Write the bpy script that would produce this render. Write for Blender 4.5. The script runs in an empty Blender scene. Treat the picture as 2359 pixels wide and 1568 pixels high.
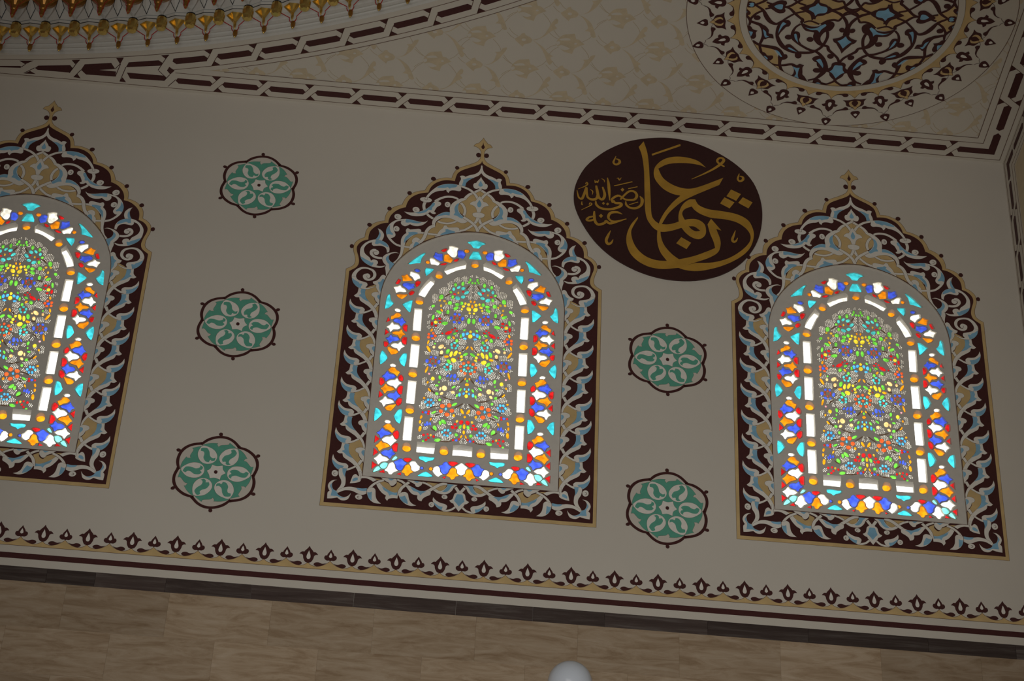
import bpy, bmesh, math, random
from mathutils import Vector, Matrix
from mathutils.geometry import tessellate_polygon, delaunay_2d_cdt

# ------------------------------------------------------------------ camera, sky, lights, exposure
scene = bpy.context.scene
COL = scene.collection
ZB = 9.29                      # height of the painted window frames' foot above the floor
FLOOR_Z = 0.0
CEIL_Z = ZB + 1.972 * 1.7      # underside of the flat ceiling
RIGHT_X = 3.688                # face of the right wall
LEFT_X = -12.15
FRONT_Y = -17.3
DOME = Vector((-4.2291, -8.6234))

cam_d = bpy.data.cameras.new('camera')
cam = bpy.data.objects.new('camera', cam_d)
COL.objects.link(cam)
cam_d.sensor_width = 36.0
cam_d.lens = 36.0 * 5235.34 / 2359.0
cam_d.clip_end = 200
RT = Vector((0.99580509, -0.08130353, 0.04197566))
UP = Vector((-0.08301271, -0.60981119, 0.78818729))
FW = Vector((0.03848518, 0.78836543, 0.61400231))
cam.matrix_world = Matrix(((RT.x, UP.x, -FW.x, -0.29690723),
                           (RT.y, UP.y, -FW.y, -11.66851362),
                           (RT.z, UP.z, -FW.z, -7.69161898 + ZB),
                           (0, 0, 0, 1)))
scene.camera = cam

world = bpy.data.worlds.new('overcast_sky')
scene.world = world
world.use_nodes = True
wn = world.node_tree
wn.nodes.clear()
w_out = wn.nodes.new('ShaderNodeOutputWorld')
w_bg = wn.nodes.new('ShaderNodeBackground')
w_tc = wn.nodes.new('ShaderNodeTexCoord')
w_sep = wn.nodes.new('ShaderNodeSeparateXYZ')
w_ramp = wn.nodes.new('ShaderNodeValToRGB')
w_ramp.color_ramp.elements[0].position = 0.0
w_ramp.color_ramp.elements[0].color = (0.30, 0.29, 0.26, 1)       # ground
w_ramp.color_ramp.elements[1].position = 0.02
w_ramp.color_ramp.elements[1].color = (1.0, 1.0, 0.98, 1)         # bright haze
w_top = w_ramp.color_ramp.elements.new(1.0)
w_top.color = (0.78, 0.90, 1.0, 1)
wn.links.new(w_tc.outputs['Generated'], w_sep.inputs[0])
wn.links.new(w_sep.outputs['Z'], w_ramp.inputs[0])
wn.links.new(w_ramp.outputs[0], w_bg.inputs[0])
wn.links.new(w_bg.outputs[0], w_out.inputs[0])
w_bg.inputs[1].default_value = 7.2

def area_light(name, loc, target, size, size_y, power, color):
    d = bpy.data.lights.new(name, 'AREA')
    d.shape = 'RECTANGLE'; d.size = size; d.size_y = size_y; d.energy = power; d.color = color
    o = bpy.data.objects.new(name, d); COL.objects.link(o)
    o.location = loc
    o.rotation_euler = (Vector(target) - Vector(loc)).to_track_quat('-Z', 'Y').to_euler()
    return o
# added area fill that brightens the hall, standing in for unseen windows
area_light('hall_fill_light', (-3.0, -16.9, 4.2), (-1.5, 0.0, 9.5), 9.0, 5.0, 188, (1.0, 0.965, 0.885))
# the photographer's flash
fl = bpy.data.lights.new('camera_flash', 'SPOT'); fl.energy = 1850; fl.color = (1.0, 0.98, 0.92)
fl.spot_size = math.radians(40); fl.spot_blend = 1.0; fl.shadow_soft_size = 0.03
flo = bpy.data.objects.new('camera_flash', fl); COL.objects.link(flo)
flo.location = cam.matrix_world.translation + UP * 0.12
flo.rotation_euler = (FW - UP * 0.055).to_track_quat('-Z', 'Y').to_euler()

scene.view_settings.view_transform = 'Standard'
scene.view_settings.look = 'None'
scene.view_settings.gamma = 1.0
scene.view_settings.use_curve_mapping = False
scene.view_settings.exposure = 0.0

# ------------------------------------------------------------------ measured ornament outlines, in mm
SURROUND_LINES = [
 ("gold_outer",0,[("O","P",[(-6,3161,1),(5,3147),(32,3106,1),(47,3101),(57,3090),(64,3076,1),(46,3072),(25,3057),(12,3033),(10,3014),(11,2989),(14,2964),(26,2941),(44,2924),(82,2900),(126,2876),(151,2860),(174,2838),(189,2805),(200,2759,1),(235,2760),(269,2751),(307,2733),(338,2704),(361,2666),(376,2627,1)]),("O","P",[(376,2627,1),(411,2618),(449,2600),(480,2574),(502,2540),(514,2509),(521,2482,1)]),("O","P",[(519,2477,1),(552,2468),(586,2444),(612,2409),(625,2371),(628,2325,1),(662,2315),(696,2296),(724,2267),(743,2230),(749,2192),(751,2165)]),("O","P",[(751,2162,1),(777,2149),(805,2119),(816,2086),(815,2043),(801,1995),(796,1953),(801,1923),(818,1902),(847,1898,1)])]),
 ("ground_outer",0,[("M","P",[(-5,2945,1),(7,2922),(32,2900),(70,2878),(108,2857),(140,2836),(163,2808),(173,2772),(178,2736,1),(208,2739),(242,2737),(279,2723),(314,2697),(340,2657),(353,2612,1)]),("M","P",[(354,2610,1),(381,2605),(418,2591),(456,2563),(481,2526),(493,2483),(496,2461,1)]),("M","P",[(495,2461,1),(513,2455),(544,2437),(572,2408),(591,2377),(602,2340),(604,2311,1),(636,2303),(666,2286),(694,2260),(716,2227),(725,2189)]),("M","P",[(726,2148,1),(754,2137),(781,2111),(795,2080),(794,2045),(780,1997),(772,1954),(776,1920),(791,1895),(825,1876,1)])]),
]
SURROUND = [
 ("finial_drop",1,[("M","P",[(0,3118,1),(4,3095),(12,3075),(6,3059),(0,3054)])]),
 ("finial_bead",0,[("M","P",[(45,2998),(43,2987),(37,2978),(29,2974),(20,2976),(14,2983),(11,2994),(13,3005),(18,3013),(27,3017),(35,3015),(42,3008)])]),
 ("bead",0,[("M","P",[(184,2862),(182,2853),(177,2846),(170,2843),(162,2844),(157,2850),(154,2859),(156,2867),(161,2874),(168,2877),(176,2876),(181,2870)])]),
 ("bead",0,[("M","P",[(343,2742),(341,2733),(335,2725),(326,2722),(317,2723),(310,2729),(308,2738),(310,2747),(316,2755),(325,2758),(333,2757),(340,2751)])]),
 ("bead",0,[("M","P",[(495,2594),(493,2584),(488,2577),(480,2574),(472,2575),(466,2581),(464,2590),(465,2599),(471,2607),(479,2610),(487,2608),(493,2602)])]),
 ("bead",0,[("M","P",[(620,2438),(619,2429),(613,2422),(606,2419),(598,2421),(593,2426),(590,2435),(592,2444),(597,2451),(605,2454),(613,2453),(618,2447)])]),
 ("bead",0,[("M","P",[(744,2280),(742,2271),(736,2264),(728,2261),(720,2263),(715,2268),(712,2277),(714,2286),(720,2293),(728,2296),(735,2295),(741,2289)])]),
 ("bead",0,[("M","P",[(844,2080),(843,2071),(838,2064),(830,2061),(823,2063),(818,2069),(816,2077),(818,2086),(823,2093),(830,2096),(837,2095),(842,2089)])]),
 ("ochre_ground",0,[("O","P",[(-5,2674,1),(39,2643),(58,2629),(80,2605),(89,2578),(116,2557),(136,2527),(140,2495),(127,2458),(92,2424),(69,2392),(89,2362),(125,2370),(166,2388),(202,2396),(238,2391),(266,2370),(282,2344),(287,2305,1),(315,2292),(334,2263),(346,2225),(358,2187),(379,2166,1),(352,2177),(281,2218),(245,2236),(165,2266),(83,2292),(-5,2297,1)])]),
 ("ochre_ground",0,[("O","P",[(278,2229,1),(335,2234),(365,2238),(395,2235),(425,2218),(453,2186),(471,2145),(480,2108),(484,2065),(491,2028),(499,2010,1),(451,2070),(420,2104),(380,2151),(346,2180),(312,2202,1)])]),
 ("crown_leaf",1,[("W","P",[(0,2904,1),(5,2893),(7,2872),(18,2841),(43,2817),(80,2801),(109,2783,1),(117,2791),(133,2792),(146,2785,1),(138,2768),(138,2752),(146,2729),(149,2698,1),(104,2693,1),(99,2727),(82,2754),(51,2781),(19,2804),(1,2830),(0,2842,1)])]),
 ("crown_shade",0,[("B","P",[(47,2781,1),(78,2778),(95,2770),(110,2761),(123,2758,1),(120,2738),(129,2697,1),(104,2694,1),(99,2727),(82,2754),(63,2772)])]),
 ("vine",0,[("W","R",[(126,2542,17.4),(109,2522,18.1),(96,2490,18.1),(93,2464,18.0),(99,2431,17.3)])]),
 ("vine",0,[("W","R",[(139,2380,15.5),(173,2358,15.5),(204,2348,15.5),(240,2349,15.5),(273,2359,15.5)])]),
 ("vine",0,[("W","R",[(368,2523,20.2),(375,2494,20.2),(369,2457,19.1),(346,2415,18.0),(329,2397,18.0),(305,2380,17.3)])]),
 ("vine",0,[("W","R",[(-4,2451,20.8),(2,2424,21.4),(12,2389,19.0),(32,2356,17.2),(61,2325,17.2),(92,2301,17.2),(125,2291,18.9)])]),
 ("leaf",0,[("W","P",[(122,2293,1),(124,2311),(139,2320),(169,2316),(199,2313),(211,2328,1),(226,2326),(236,2301,1),(255,2278),(268,2248),(285,2216,1),(245,2235),(199,2253),(153,2268),(111,2282,1)]),("B","P",[(150,2282,1),(171,2288),(191,2292),(203,2300,1),(218,2290),(213,2277),(238,2256),(251,2237,1),(199,2255),(153,2270,1)])]),
 ("vine",0,[("W","R",[(270,2240,16.4),(305,2240,16.4),(343,2244,16.5),(382,2246,16.5)])]),
 ("leaf",0,[("W","P",[(379,2170,1),(384,2190),(405,2202),(426,2191),(434,2169),(429,2149,1),(443,2133),(447,2104),(446,2080,1),(420,2103),(380,2149,1)]),("B","P",[(384,2150,1),(397,2161),(411,2158),(419,2132),(423,2101,1),(399,2130)])]),
 ("leaf",0,[("W","P",[(361,2249,1),(379,2251,1),(379,2268),(393,2278),(417,2274),(451,2266,1),(471,2275),(481,2256),(476,2232,1),(495,2210),(507,2173),(506,2122),(504,2087),(507,2048),(522,1999),(546,1966,1),(533,1955,1),(502,2009),(489,2046),(484,2084),(480,2122),(475,2161),(469,2169),(444,2201),(413,2229),(380,2237),(362,2237,1)]),("B","P",[(400,2245,1),(424,2248),(451,2243),(465,2240,1),(460,2224),(480,2197),(487,2163),(486,2139,1),(475,2161),(456,2194),(431,2219),(404,2232)])]),
 ("tie",0,[("W","R",[(445,2109,15.3),(481,2112,15.3)])]),
 ("vine",0,[("W","R",[(-7,2682,17.6),(20,2662,18.2),(45,2643,18.2),(70,2626,19.3),(88,2604,20.3),(100,2583,21.0)])]),
 ("leaf",0,[("W","P",[(88,2578,1),(96,2587,1),(107,2586),(133,2579),(168,2550),(191,2517),(198,2486),(195,2449,1),(224,2449),(261,2429),(292,2397),(307,2363),(309,2327),(307,2305,1),(287,2304,1),(289,2337),(279,2363),(257,2385),(226,2397),(196,2396),(166,2387),(131,2367),(101,2361),(79,2371),(68,2385,1),(100,2417),(127,2450),(140,2487),(139,2527),(122,2553)]),("B","P",[(138,2539,1),(157,2521),(166,2490),(163,2462),(159,2453,1),(169,2427,1),(146,2422),(129,2410),(111,2402),(100,2417,1),(122,2437),(141,2471),(143,2503)]),("B","P",[(195,2449,1),(224,2447),(261,2427),(289,2396),(296,2387,1),(277,2403),(252,2412),(225,2421),(195,2420,1)])]),
 ("vine",0,[("W","R",[(292,2318,23.4),(322,2297,23.4),(341,2264,22.6),(349,2226,22.6),(362,2188,22.5),(383,2159,23.2)])]),
 ("vine",0,[("W","R",[(-3,2298,21.3),(12,2336,20.6),(35,2366,20.7),(66,2391,20.0),(101,2417,17.3)])]),
 ("vine",0,[("W","R",[(14,2595,19.2),(29,2623,18.2),(54,2652,17.5),(86,2675,16.9),(134,2693,15.5)])]),
 ("leaf",0,[("W","P",[(131,2696,1),(152,2702),(195,2707),(244,2699),(287,2677),(319,2644),(348,2603),(365,2569),(372,2545,1),(355,2544,1),(343,2578),(317,2612),(283,2632),(252,2639),(232,2649,1),(228,2634),(215,2622,1),(207,2640),(191,2648),(167,2649),(142,2646),(130,2659),(132,2678,1),(134,2686)]),("B","P",[(157,2701,1),(195,2706),(244,2697),(284,2677),(297,2660,1),(273,2661),(245,2664),(223,2674,1),(210,2662,1),(196,2671),(171,2678),(162,2687)])]),
 ("ring",0,[("W","P",[(404,2544),(399,2533),(384,2524),(364,2520),(344,2522),(329,2530),(324,2541),(329,2552),(344,2561),(364,2565),(384,2563),(399,2556)]),("K","R",[(354,2568,2.1),(356,2544,2.1),(373,2546,2.1),(368,2569,2.1)])]),
 ("vine",0,[("W","R",[(146,2572,15.7),(169,2584,16.8),(200,2588,17.5),(236,2582,17.5),(271,2562,18.2),(301,2535,19.2)])]),
 ("leaf",0,[("W","P",[(290,2540,1),(308,2530),(325,2500),(350,2467),(381,2442),(418,2425),(461,2416),(505,2420,1),(479,2400),(450,2389),(413,2388),(374,2398),(346,2419),(330,2435,1),(315,2423),(297,2421),(288,2432,1),(301,2441),(294,2465),(283,2487),(262,2505),(260,2525),(272,2534)]),("B","P",[(301,2517,1),(315,2521),(334,2485),(363,2452),(400,2429),(434,2419,1),(406,2414),(376,2422),(357,2432),(340,2456,1),(320,2454),(316,2479),(304,2498)])]),
 ("scroll_bud",0,[("W","P",[(234,2518),(232,2505),(225,2495),(216,2491),(206,2493),(199,2501),(196,2513),(198,2526),(204,2536),(214,2540),(224,2538),(231,2530)]),("K","R",[(212,2523,2.1),(219,2523,2.8),(222,2514,3.1),(218,2506,2.8),(211,2505,2.1)])]),
 ("scroll_bud",0,[("W","P",[(449,2448),(446,2436),(438,2426),(426,2422),(414,2423),(405,2431),(401,2443),(404,2455),(412,2465),(424,2469),(436,2467),(446,2460)]),("K","R",[(421,2452,2.1),(430,2452,2.8),(434,2444,3.1),(429,2436,2.8),(420,2435,2.1)])]),
 ("palmette",1,[("W","P",[(0,2619,1),(14,2597),(28,2567,1),(43,2564),(59,2550),(65,2535,1),(42,2528),(21,2506),(11,2469,1),(0,2467,1)])]),
 ("palmette_shade",1,[("B","P",[(0,2583,1),(10,2561),(15,2541),(9,2520),(0,2515)])]),
 ("ring",1,[("W","P",[(0,2466,1),(20,2466),(38,2458),(41,2446),(34,2431),(17,2423),(0,2422,1)])]),
 ("palmette",1,[("W","P",[(0,2793,1),(8,2774),(23,2751),(31,2734,1),(44,2729),(50,2711),(43,2688),(28,2681),(11,2687,1),(0,2675,1)])]),
 ("palmette_shade",1,[("B","P",[(0,2760,1),(7,2741),(14,2726),(13,2711),(0,2703)])]),
 ("leaf",0,[("W","P",[(339,2358,1),(361,2343),(397,2342),(445,2352),(478,2356),(505,2354,1),(519,2327),(513,2303),(492,2291),(474,2298),(457,2312,1),(434,2302),(404,2301),(374,2313),(352,2336)]),("B","P",[(379,2337,1),(409,2342),(451,2352),(478,2355),(489,2351,1),(488,2324,1),(473,2324),(455,2328),(434,2325),(404,2326)])]),
 ("leaf",0,[("W","P",[(498,2354,1),(532,2346),(562,2332),(590,2304),(606,2270),(613,2239),(608,2203),(594,2171),(568,2139),(539,2116),(506,2104,1),(506,2121,1),(538,2133),(562,2155),(579,2177,1),(567,2179),(551,2193),(548,2212),(556,2233),(566,2261),(567,2293),(554,2319),(532,2333),(505,2339,1)]),("B","P",[(591,2292,1),(606,2266),(613,2239),(608,2203,1),(590,2209),(569,2205),(566,2216),(579,2230,1),(589,2256)])]),
 ("scroll_bud",0,[("W","P",[(567,2372),(564,2359),(556,2349),(544,2345),(532,2347),(523,2355),(519,2367),(522,2379),(531,2389),(542,2394),(555,2392),(564,2384)]),("K","R",[(539,2376,2.1),(548,2376,2.8),(552,2368,3.1),(547,2359,2.8),(538,2359,2.1)])]),
 ("scroll_bud",0,[("W","P",[(565,2263),(563,2251),(556,2242),(546,2238),(535,2240),(528,2247),(525,2259),(527,2271),(534,2280),(544,2285),(555,2283),(562,2275)]),("K","R",[(542,2268,2.1),(549,2268,2.7),(553,2260,3.1),(548,2252,2.7),(541,2251,2.1)])]),
 ("leaf",0,[("W","P",[(670,2253,1),(646,2239),(627,2210),(625,2178),(637,2144,1),(682,2149,1),(666,2175),(658,2205),(661,2233)]),("B","P",[(655,2228,1),(647,2200),(649,2173),(658,2147,1),(681,2150,1),(666,2175),(658,2205)])]),
 ("leaf",0,[("W","P",[(511,2048,1),(535,2057),(565,2050),(595,2034),(615,2010),(619,1983),(607,1955),(590,1936,1),(595,1916),(589,1884),(585,1853),(586,1833,1),(567,1872),(557,1896),(534,1951,1),(548,1964,1),(567,1977),(578,2002),(574,2028),(553,2045),(532,2051)]),("B","P",[(577,2029,1),(594,2007),(595,1984),(582,1960),(571,1947,1),(568,1920),(562,1893,1),(535,1951,1),(549,1964),(570,1978),(578,2002)])]),
 ("leaf",0,[("W","P",[(593,2046,1),(579,2052,1),(579,2083),(590,2111),(610,2133),(637,2147),(675,2152),(712,2140),(745,2113),(767,2076),(772,2042),(768,2003),(754,1967),(728,1940),(693,1919),(652,1910),(616,1914),(592,1934,1),(628,1925),(656,1928,1),(646,1948),(650,1967),(668,1977),(683,1975),(693,1964,1),(703,1989),(724,2008),(741,2029),(748,2059),(740,2089),(721,2114),(698,2125,1),(699,2108),(686,2095),(665,2098),(635,2101),(611,2092),(598,2073)]),("B","P",[(587,2092,1),(598,2120),(628,2143),(675,2152,1),(676,2132),(679,2117),(664,2112,1),(646,2121),(623,2109),(599,2097)]),("B","P",[(766,1995,1),(754,1967),(728,1940),(687,1918,1),(678,1936),(676,1951),(692,1949,1),(701,1958),(727,1972)])]),
 ("curl",0,[("W","R",[(621,1995,16.9),(650,1995,17.6),(676,2003,18.3),(695,2024,19.7),(696,2045,19.7),(684,2060,17.0),(666,2061,13.6)]),("W","P",[(684,2042),(682,2031),(675,2022),(665,2018),(655,2020),(648,2027),(645,2038),(647,2049),(654,2058),(664,2062),(674,2061),(681,2053)]),("K","R",[(660,2049,2.0),(675,2047,2.0),(684,2033,2.0)])]),
 ("leaf",0,[("W","P",[(585,1844,1),(600,1853),(615,1845),(626,1820),(643,1799),(667,1788,1),(661,1771),(642,1761,1),(641,1739),(622,1703),(612,1675),(610,1653,1),(604,1727),(597,1772),(585,1831)]),("B","P",[(588,1812,1),(604,1818),(615,1796),(634,1783,1),(623,1763),(621,1733),(609,1705,1),(602,1757)])]),
 ("curl",0,[("W","R",[(713,1841,20.1),(726,1833,19.4),(721,1811,18.4),(702,1800,16.7),(678,1807,18.4),(661,1828,19.4),(660,1858,20.1),(676,1884,16.8),(711,1898,13.5),(747,1896,16.8),(777,1871,21.8),(794,1834,26.8),(792,1804,30.1)]),("W","P",[(724,1834),(722,1824),(715,1815),(706,1812),(697,1813),(690,1820),(687,1830),(689,1841),(696,1849),(705,1853),(714,1851),(721,1845)]),("K","R",[(708,1836,2.0),(710,1822,2.0),(699,1813,2.0)])]),
 ("leaf",0,[("W","P",[(643,1750,1),(668,1734),(698,1720),(745,1721,1),(777,1742),(801,1782),(806,1813,1),(781,1818,1),(770,1798),(749,1786),(723,1779),(705,1772),(700,1752),(711,1733,1),(692,1731),(665,1743)]),("B","P",[(805,1805,1),(797,1770),(774,1740),(743,1723,1),(740,1738),(734,1762),(753,1762,1),(761,1774),(782,1786)])]),
 ("ochre_ground",0,[("O","P",[(492,227,1),(546,231,1),(522,216,1)])]),
 ("vine",0,[("W","P",[(517,214,1),(541,229),(574,236),(614,236,1),(622,219),(587,222),(561,214),(539,200,1)])]),
 ("leaf",0,[("W","P",[(617,266,1),(630,268,1),(628,240),(633,232),(649,246),(665,235),(673,209),(680,175,1),(654,179),(631,187),(616,199),(619,215,1)]),("B","P",[(636,221,1),(653,219),(666,204),(665,190,1),(647,196),(634,205)])]),
 ("leaf",0,[("W","P",[(707,283,1),(750,283,1),(757,264),(751,224),(735,191),(735,156),(757,114,1),(749,97,1),(720,135),(708,165),(709,204),(715,240)]),("B","P",[(707,281,1),(735,282,1),(731,250),(715,217,1),(714,244)])]),
 ("leaf",0,[("W","P",[(573,148,1),(603,141),(635,144),(668,149),(701,145),(727,132),(757,112,1),(749,96,1),(714,117),(688,122),(659,119),(623,102),(598,96),(573,107,1)]),("B","P",[(573,148,1),(603,143),(635,144),(623,130),(593,125),(574,129,1)])]),
 ("leaf",0,[("W","P",[(752,107,1),(776,119),(787,141),(788,165),(777,183),(760,192,1),(785,188),(805,170),(813,144),(806,120),(799,108,1),(810,93),(809,50,1),(781,53),(748,62,1),(726,46),(700,46),(680,61),(667,103,1),(683,81),(706,69),(729,74),(748,87)]),("B","P",[(757,107,1),(778,121),(789,146),(788,169,1),(800,143),(786,114),(790,72,1),(768,72),(748,72),(726,62),(696,67,1),(725,71),(745,85)])]),
 ("scroll_bud",0,[("W","P",[(798,242),(796,230),(789,221),(779,217),(769,219),(762,227),(759,239),(761,251),(768,260),(778,264),(788,262),(795,254)]),("K","R",[(775,247,2.2),(783,247,2.9),(786,239,3.2),(782,231,2.9),(774,231,2.2)])]),
 ("scroll_bud",0,[("W","P",[(640,81),(637,71),(629,63),(618,59),(607,61),(599,67),(596,76),(598,86),(606,94),(617,98),(628,96),(636,90)]),("K","R",[(614,84,2.1),(622,84,2.8),(626,77,3.2),(621,71,2.8),(613,70,2.1)])]),
 ("ochre_ground",0,[("O","P",[(358,200,1),(376,211),(398,222,1),(392,203),(402,184),(422,175),(441,198),(476,215,1),(504,200,1),(478,172),(446,151),(410,136),(378,139,1),(373,165)])]),
 ("leaf",0,[("W","P",[(378,136,1),(410,134),(446,151),(477,174),(501,201,1),(521,190,1),(504,157),(479,124),(452,105,1),(455,86),(442,67,1),(432,84),(406,91),(380,91,1)]),("B","P",[(381,134,1),(410,132),(446,150),(481,172,1),(469,146),(443,128),(431,105,1),(418,116),(382,112,1)])]),
 ("vine",0,[("W","R",[(474,218,15.1),(509,201,15.0),(536,178,15.0),(555,152,15.7),(567,124,14.3)])]),
 ("leaf",0,[("W","P",[(555,151,1),(537,156),(521,143),(517,115),(513,88),(501,63),(478,42,1),(515,43),(540,57),(559,81),(569,113),(570,144,1)]),("B","P",[(541,126,1),(551,119),(568,118,1),(559,81),(537,59,1),(539,90)])]),
 ("bud",0,[("W","P",[(396,233,1),(394,207),(413,182),(430,182),(442,201,1),(470,217),(493,235,1)]),("B","P",[(411,233,1),(428,219),(450,232,1)])]),
 ("vine",0,[("W","R",[(341,203,15.1),(362,218,15.1),(392,229,12.1)])]),
 ("vine",0,[("W","R",[(317,217,17.5),(338,194,18.1),(359,170,18.6),(371,142,18.6),(375,112,16.5)])]),
 ("leaf",0,[("W","P",[(356,138,1),(335,141),(319,130),(312,103),(302,76),(284,58),(261,49,1),(293,43),(323,51),(349,71),(367,95),(376,121,1)]),("B","P",[(336,115,1),(353,107),(370,105,1),(349,71),(314,54,1),(319,81)])]),
 ("ochre_ground",0,[("O","P",[(82,226,1),(117,223),(157,187,1),(125,174),(99,188)]),("O","P",[(133,229,1),(209,232,1),(167,204,1)])]),
 ("vine",0,[("W","R",[(173,200,13.5),(203,218,13.6),(235,229,12.1)])]),
 ("bud",0,[("W","P",[(235,227,1),(237,208),(256,188),(273,190),(280,205,1),(304,218),(333,232,1)]),("B","P",[(252,228,1),(269,217),(289,230,1)])]),
 ("leaf",0,[("W","P",[(17,230,1),(38,208),(50,183),(74,159),(104,152),(137,158),(165,176,1),(149,187,1),(125,175),(99,188),(82,213),(79,231,1)]),("B","P",[(37,229,1),(79,230,1),(82,206),(100,181),(111,171,1),(87,170),(66,188),(54,213)])]),
 ("vine",0,[("W","R",[(81,230,12.1),(108,228,18.1),(134,216,20.5),(160,195,20.5),(197,166,20.4)])]),
 ("leaf",0,[("W","P",[(179,159,1),(196,171,1),(225,159),(252,160),(284,176),(319,194,1),(337,188,1),(318,160),(292,131),(259,124,1),(259,104),(250,89),(232,83,1),(224,104),(204,122),(182,136)]),("B","P",[(205,157,1),(224,160),(252,160),(284,176),(309,185,1),(288,157),(258,147),(241,126,1),(228,144)])]),
 ("scroll_bud",0,[("W","P",[(110,136),(108,128),(102,122),(93,119),(84,120),(77,125),(74,133),(76,141),(82,147),(91,150),(100,149),(107,144)]),("K","R",[(89,139,1.8),(96,139,2.4),(99,133,2.7),(95,128,2.4),(88,128,1.8)])]),
 ("vine",0,[("W","R",[(22,65,12.5),(44,45,13.1),(69,35,13.1),(97,33,11.9)])]),
 ("leaf",0,[("W","P",[(75,48,1),(72,67),(86,81),(113,87),(137,99),(153,114),(161,125,1),(163,102),(149,71),(126,46),(99,31,1),(86,33)]),("B","P",[(99,60,1),(120,63),(141,77),(161,92,1),(149,71),(126,46),(105,34,1)])]),
 ("scroll_bud",0,[("W","P",[(186,66),(184,56),(178,49),(170,45),(161,47),(155,54),(152,63),(154,73),(159,81),(168,84),(176,82),(183,76)]),("K","R",[(166,70,1.8),(172,70,2.4),(175,63,2.7),(172,57,2.4),(165,57,1.8)])]),
 ("palmette",1,[("W","P",[(0,185,1),(21,217,1),(36,206,1),(16,175,1),(32,162),(38,136),(45,120),(61,110,1),(49,96),(33,89,1),(29,76),(0,35,1)])]),
 ("palmette_shade",1,[("B","P",[(0,161,1),(16,160),(24,138),(32,111,1),(17,94),(0,71,1)])]),
]
SIDE = [
 ("ochre_ground",0,[("O","P",[(649,1336,1),(700,1305),(710,1273),(707,1235),(687,1195),(654,1156),(640,1140,1),(624,1174,1),(645,1210),(648,1231),(667,1250),(659,1268),(643,1275),(620,1272,1),(632,1308)]),("O","P",[(613,1162,1),(633,1138),(620,1108),(612,1084,1)])]),
 ("bud",0,[("W","P",[(608,1265,1),(625,1274,1),(644,1273),(663,1264),(667,1247),(656,1234),(647,1231,1),(638,1204),(623,1184),(610,1161,1)]),("B","P",[(610,1256,1),(625,1250),(628,1234),(619,1219),(611,1209,1)])]),
 ("tie",0,[("W","R",[(622,1178,19.0),(639,1143,18.9)])]),
 ("leaf",0,[("W","P",[(707,1292,1),(755,1297,1),(757,1269),(762,1250),(781,1229,1),(766,1217),(745,1218,1),(736,1191),(707,1169),(677,1147),(655,1121),(639,1092),(630,1063),(628,1044,1),(613,1033,1),(611,1075),(620,1108),(639,1143),(665,1174),(691,1205),(707,1235),(712,1264)]),("B","P",[(709,1290,1),(736,1293,1),(740,1267),(735,1247),(752,1235,1),(736,1224),(713,1203),(676,1185,1),(698,1215),(709,1249)])]),
 ("hook_leaf",0,[("W","P",[(647,1333,1),(659,1340,1),(684,1323),(703,1315,1),(701,1334),(717,1350),(744,1353),(767,1360),(789,1382),(798,1402),(802,1413,1),(806,1379),(797,1344),(779,1316),(753,1298),(723,1295),(696,1302),(669,1318)]),("B","P",[(727,1330,1),(744,1334),(767,1341),(793,1363),(805,1376,1),(797,1344),(779,1316),(753,1301),(732,1299,1),(735,1314)])]),
]
ROSETTE = [
 ("lobe",0,[("M","P",[(-120,201,1),(-85,240),(-46,262),(-2,273),(44,269),(88,246),(122,212),(132,203,1),(116,189,1),(83,226),(46,248),(0,254),(-44,242),(-79,220),(-108,190,1)])]),
 ("bead",0,[("M","P",[(10,284),(10,277),(6,271),(0,268),(-6,270),(-11,275),(-14,282),(-13,289),(-9,295),(-3,298),(3,296),(8,292)])]),
 ("ground_edge",0,[("T","P",[(-112,182,1),(-92,200),(-55,212),(-12,215,1),(-16,205),(-5,188,1),(10,202),(53,210),(60,225,1),(81,208),(103,190,1)])]),
 ("eye",0,[("W","P",[(-112,179,1),(-126,136),(-118,96),(-93,64),(-58,55),(-26,67),(-7,93),(-6,123),(-22,154),(-51,176),(-94,190)]),("T","P",[(-96,174,1),(-73,172),(-57,148),(-49,116),(-30,100),(-14,106,1),(-17,85),(-35,80),(-42,86),(-48,80),(-51,68,1),(-72,73),(-88,99),(-86,126),(-92,144),(-110,149,1),(-110,168)])]),
 ("star",0,[("W","P",[(-28,52,1),(1,44),(36,51,1),(42,22),(61,-3,1),(37,-24),(32,-54,1),(-1,-43),(-31,-48,1),(-40,-20),(-55,4,1),(-36,22)])]),
 ("heart_dot",0,[("M","P",[(11,1),(10,-6),(7,-11),(2,-13),(-4,-12),(-9,-8),(-11,-1),(-10,6),(-7,11),(-2,13),(4,12),(9,8)])]),
]
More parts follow.
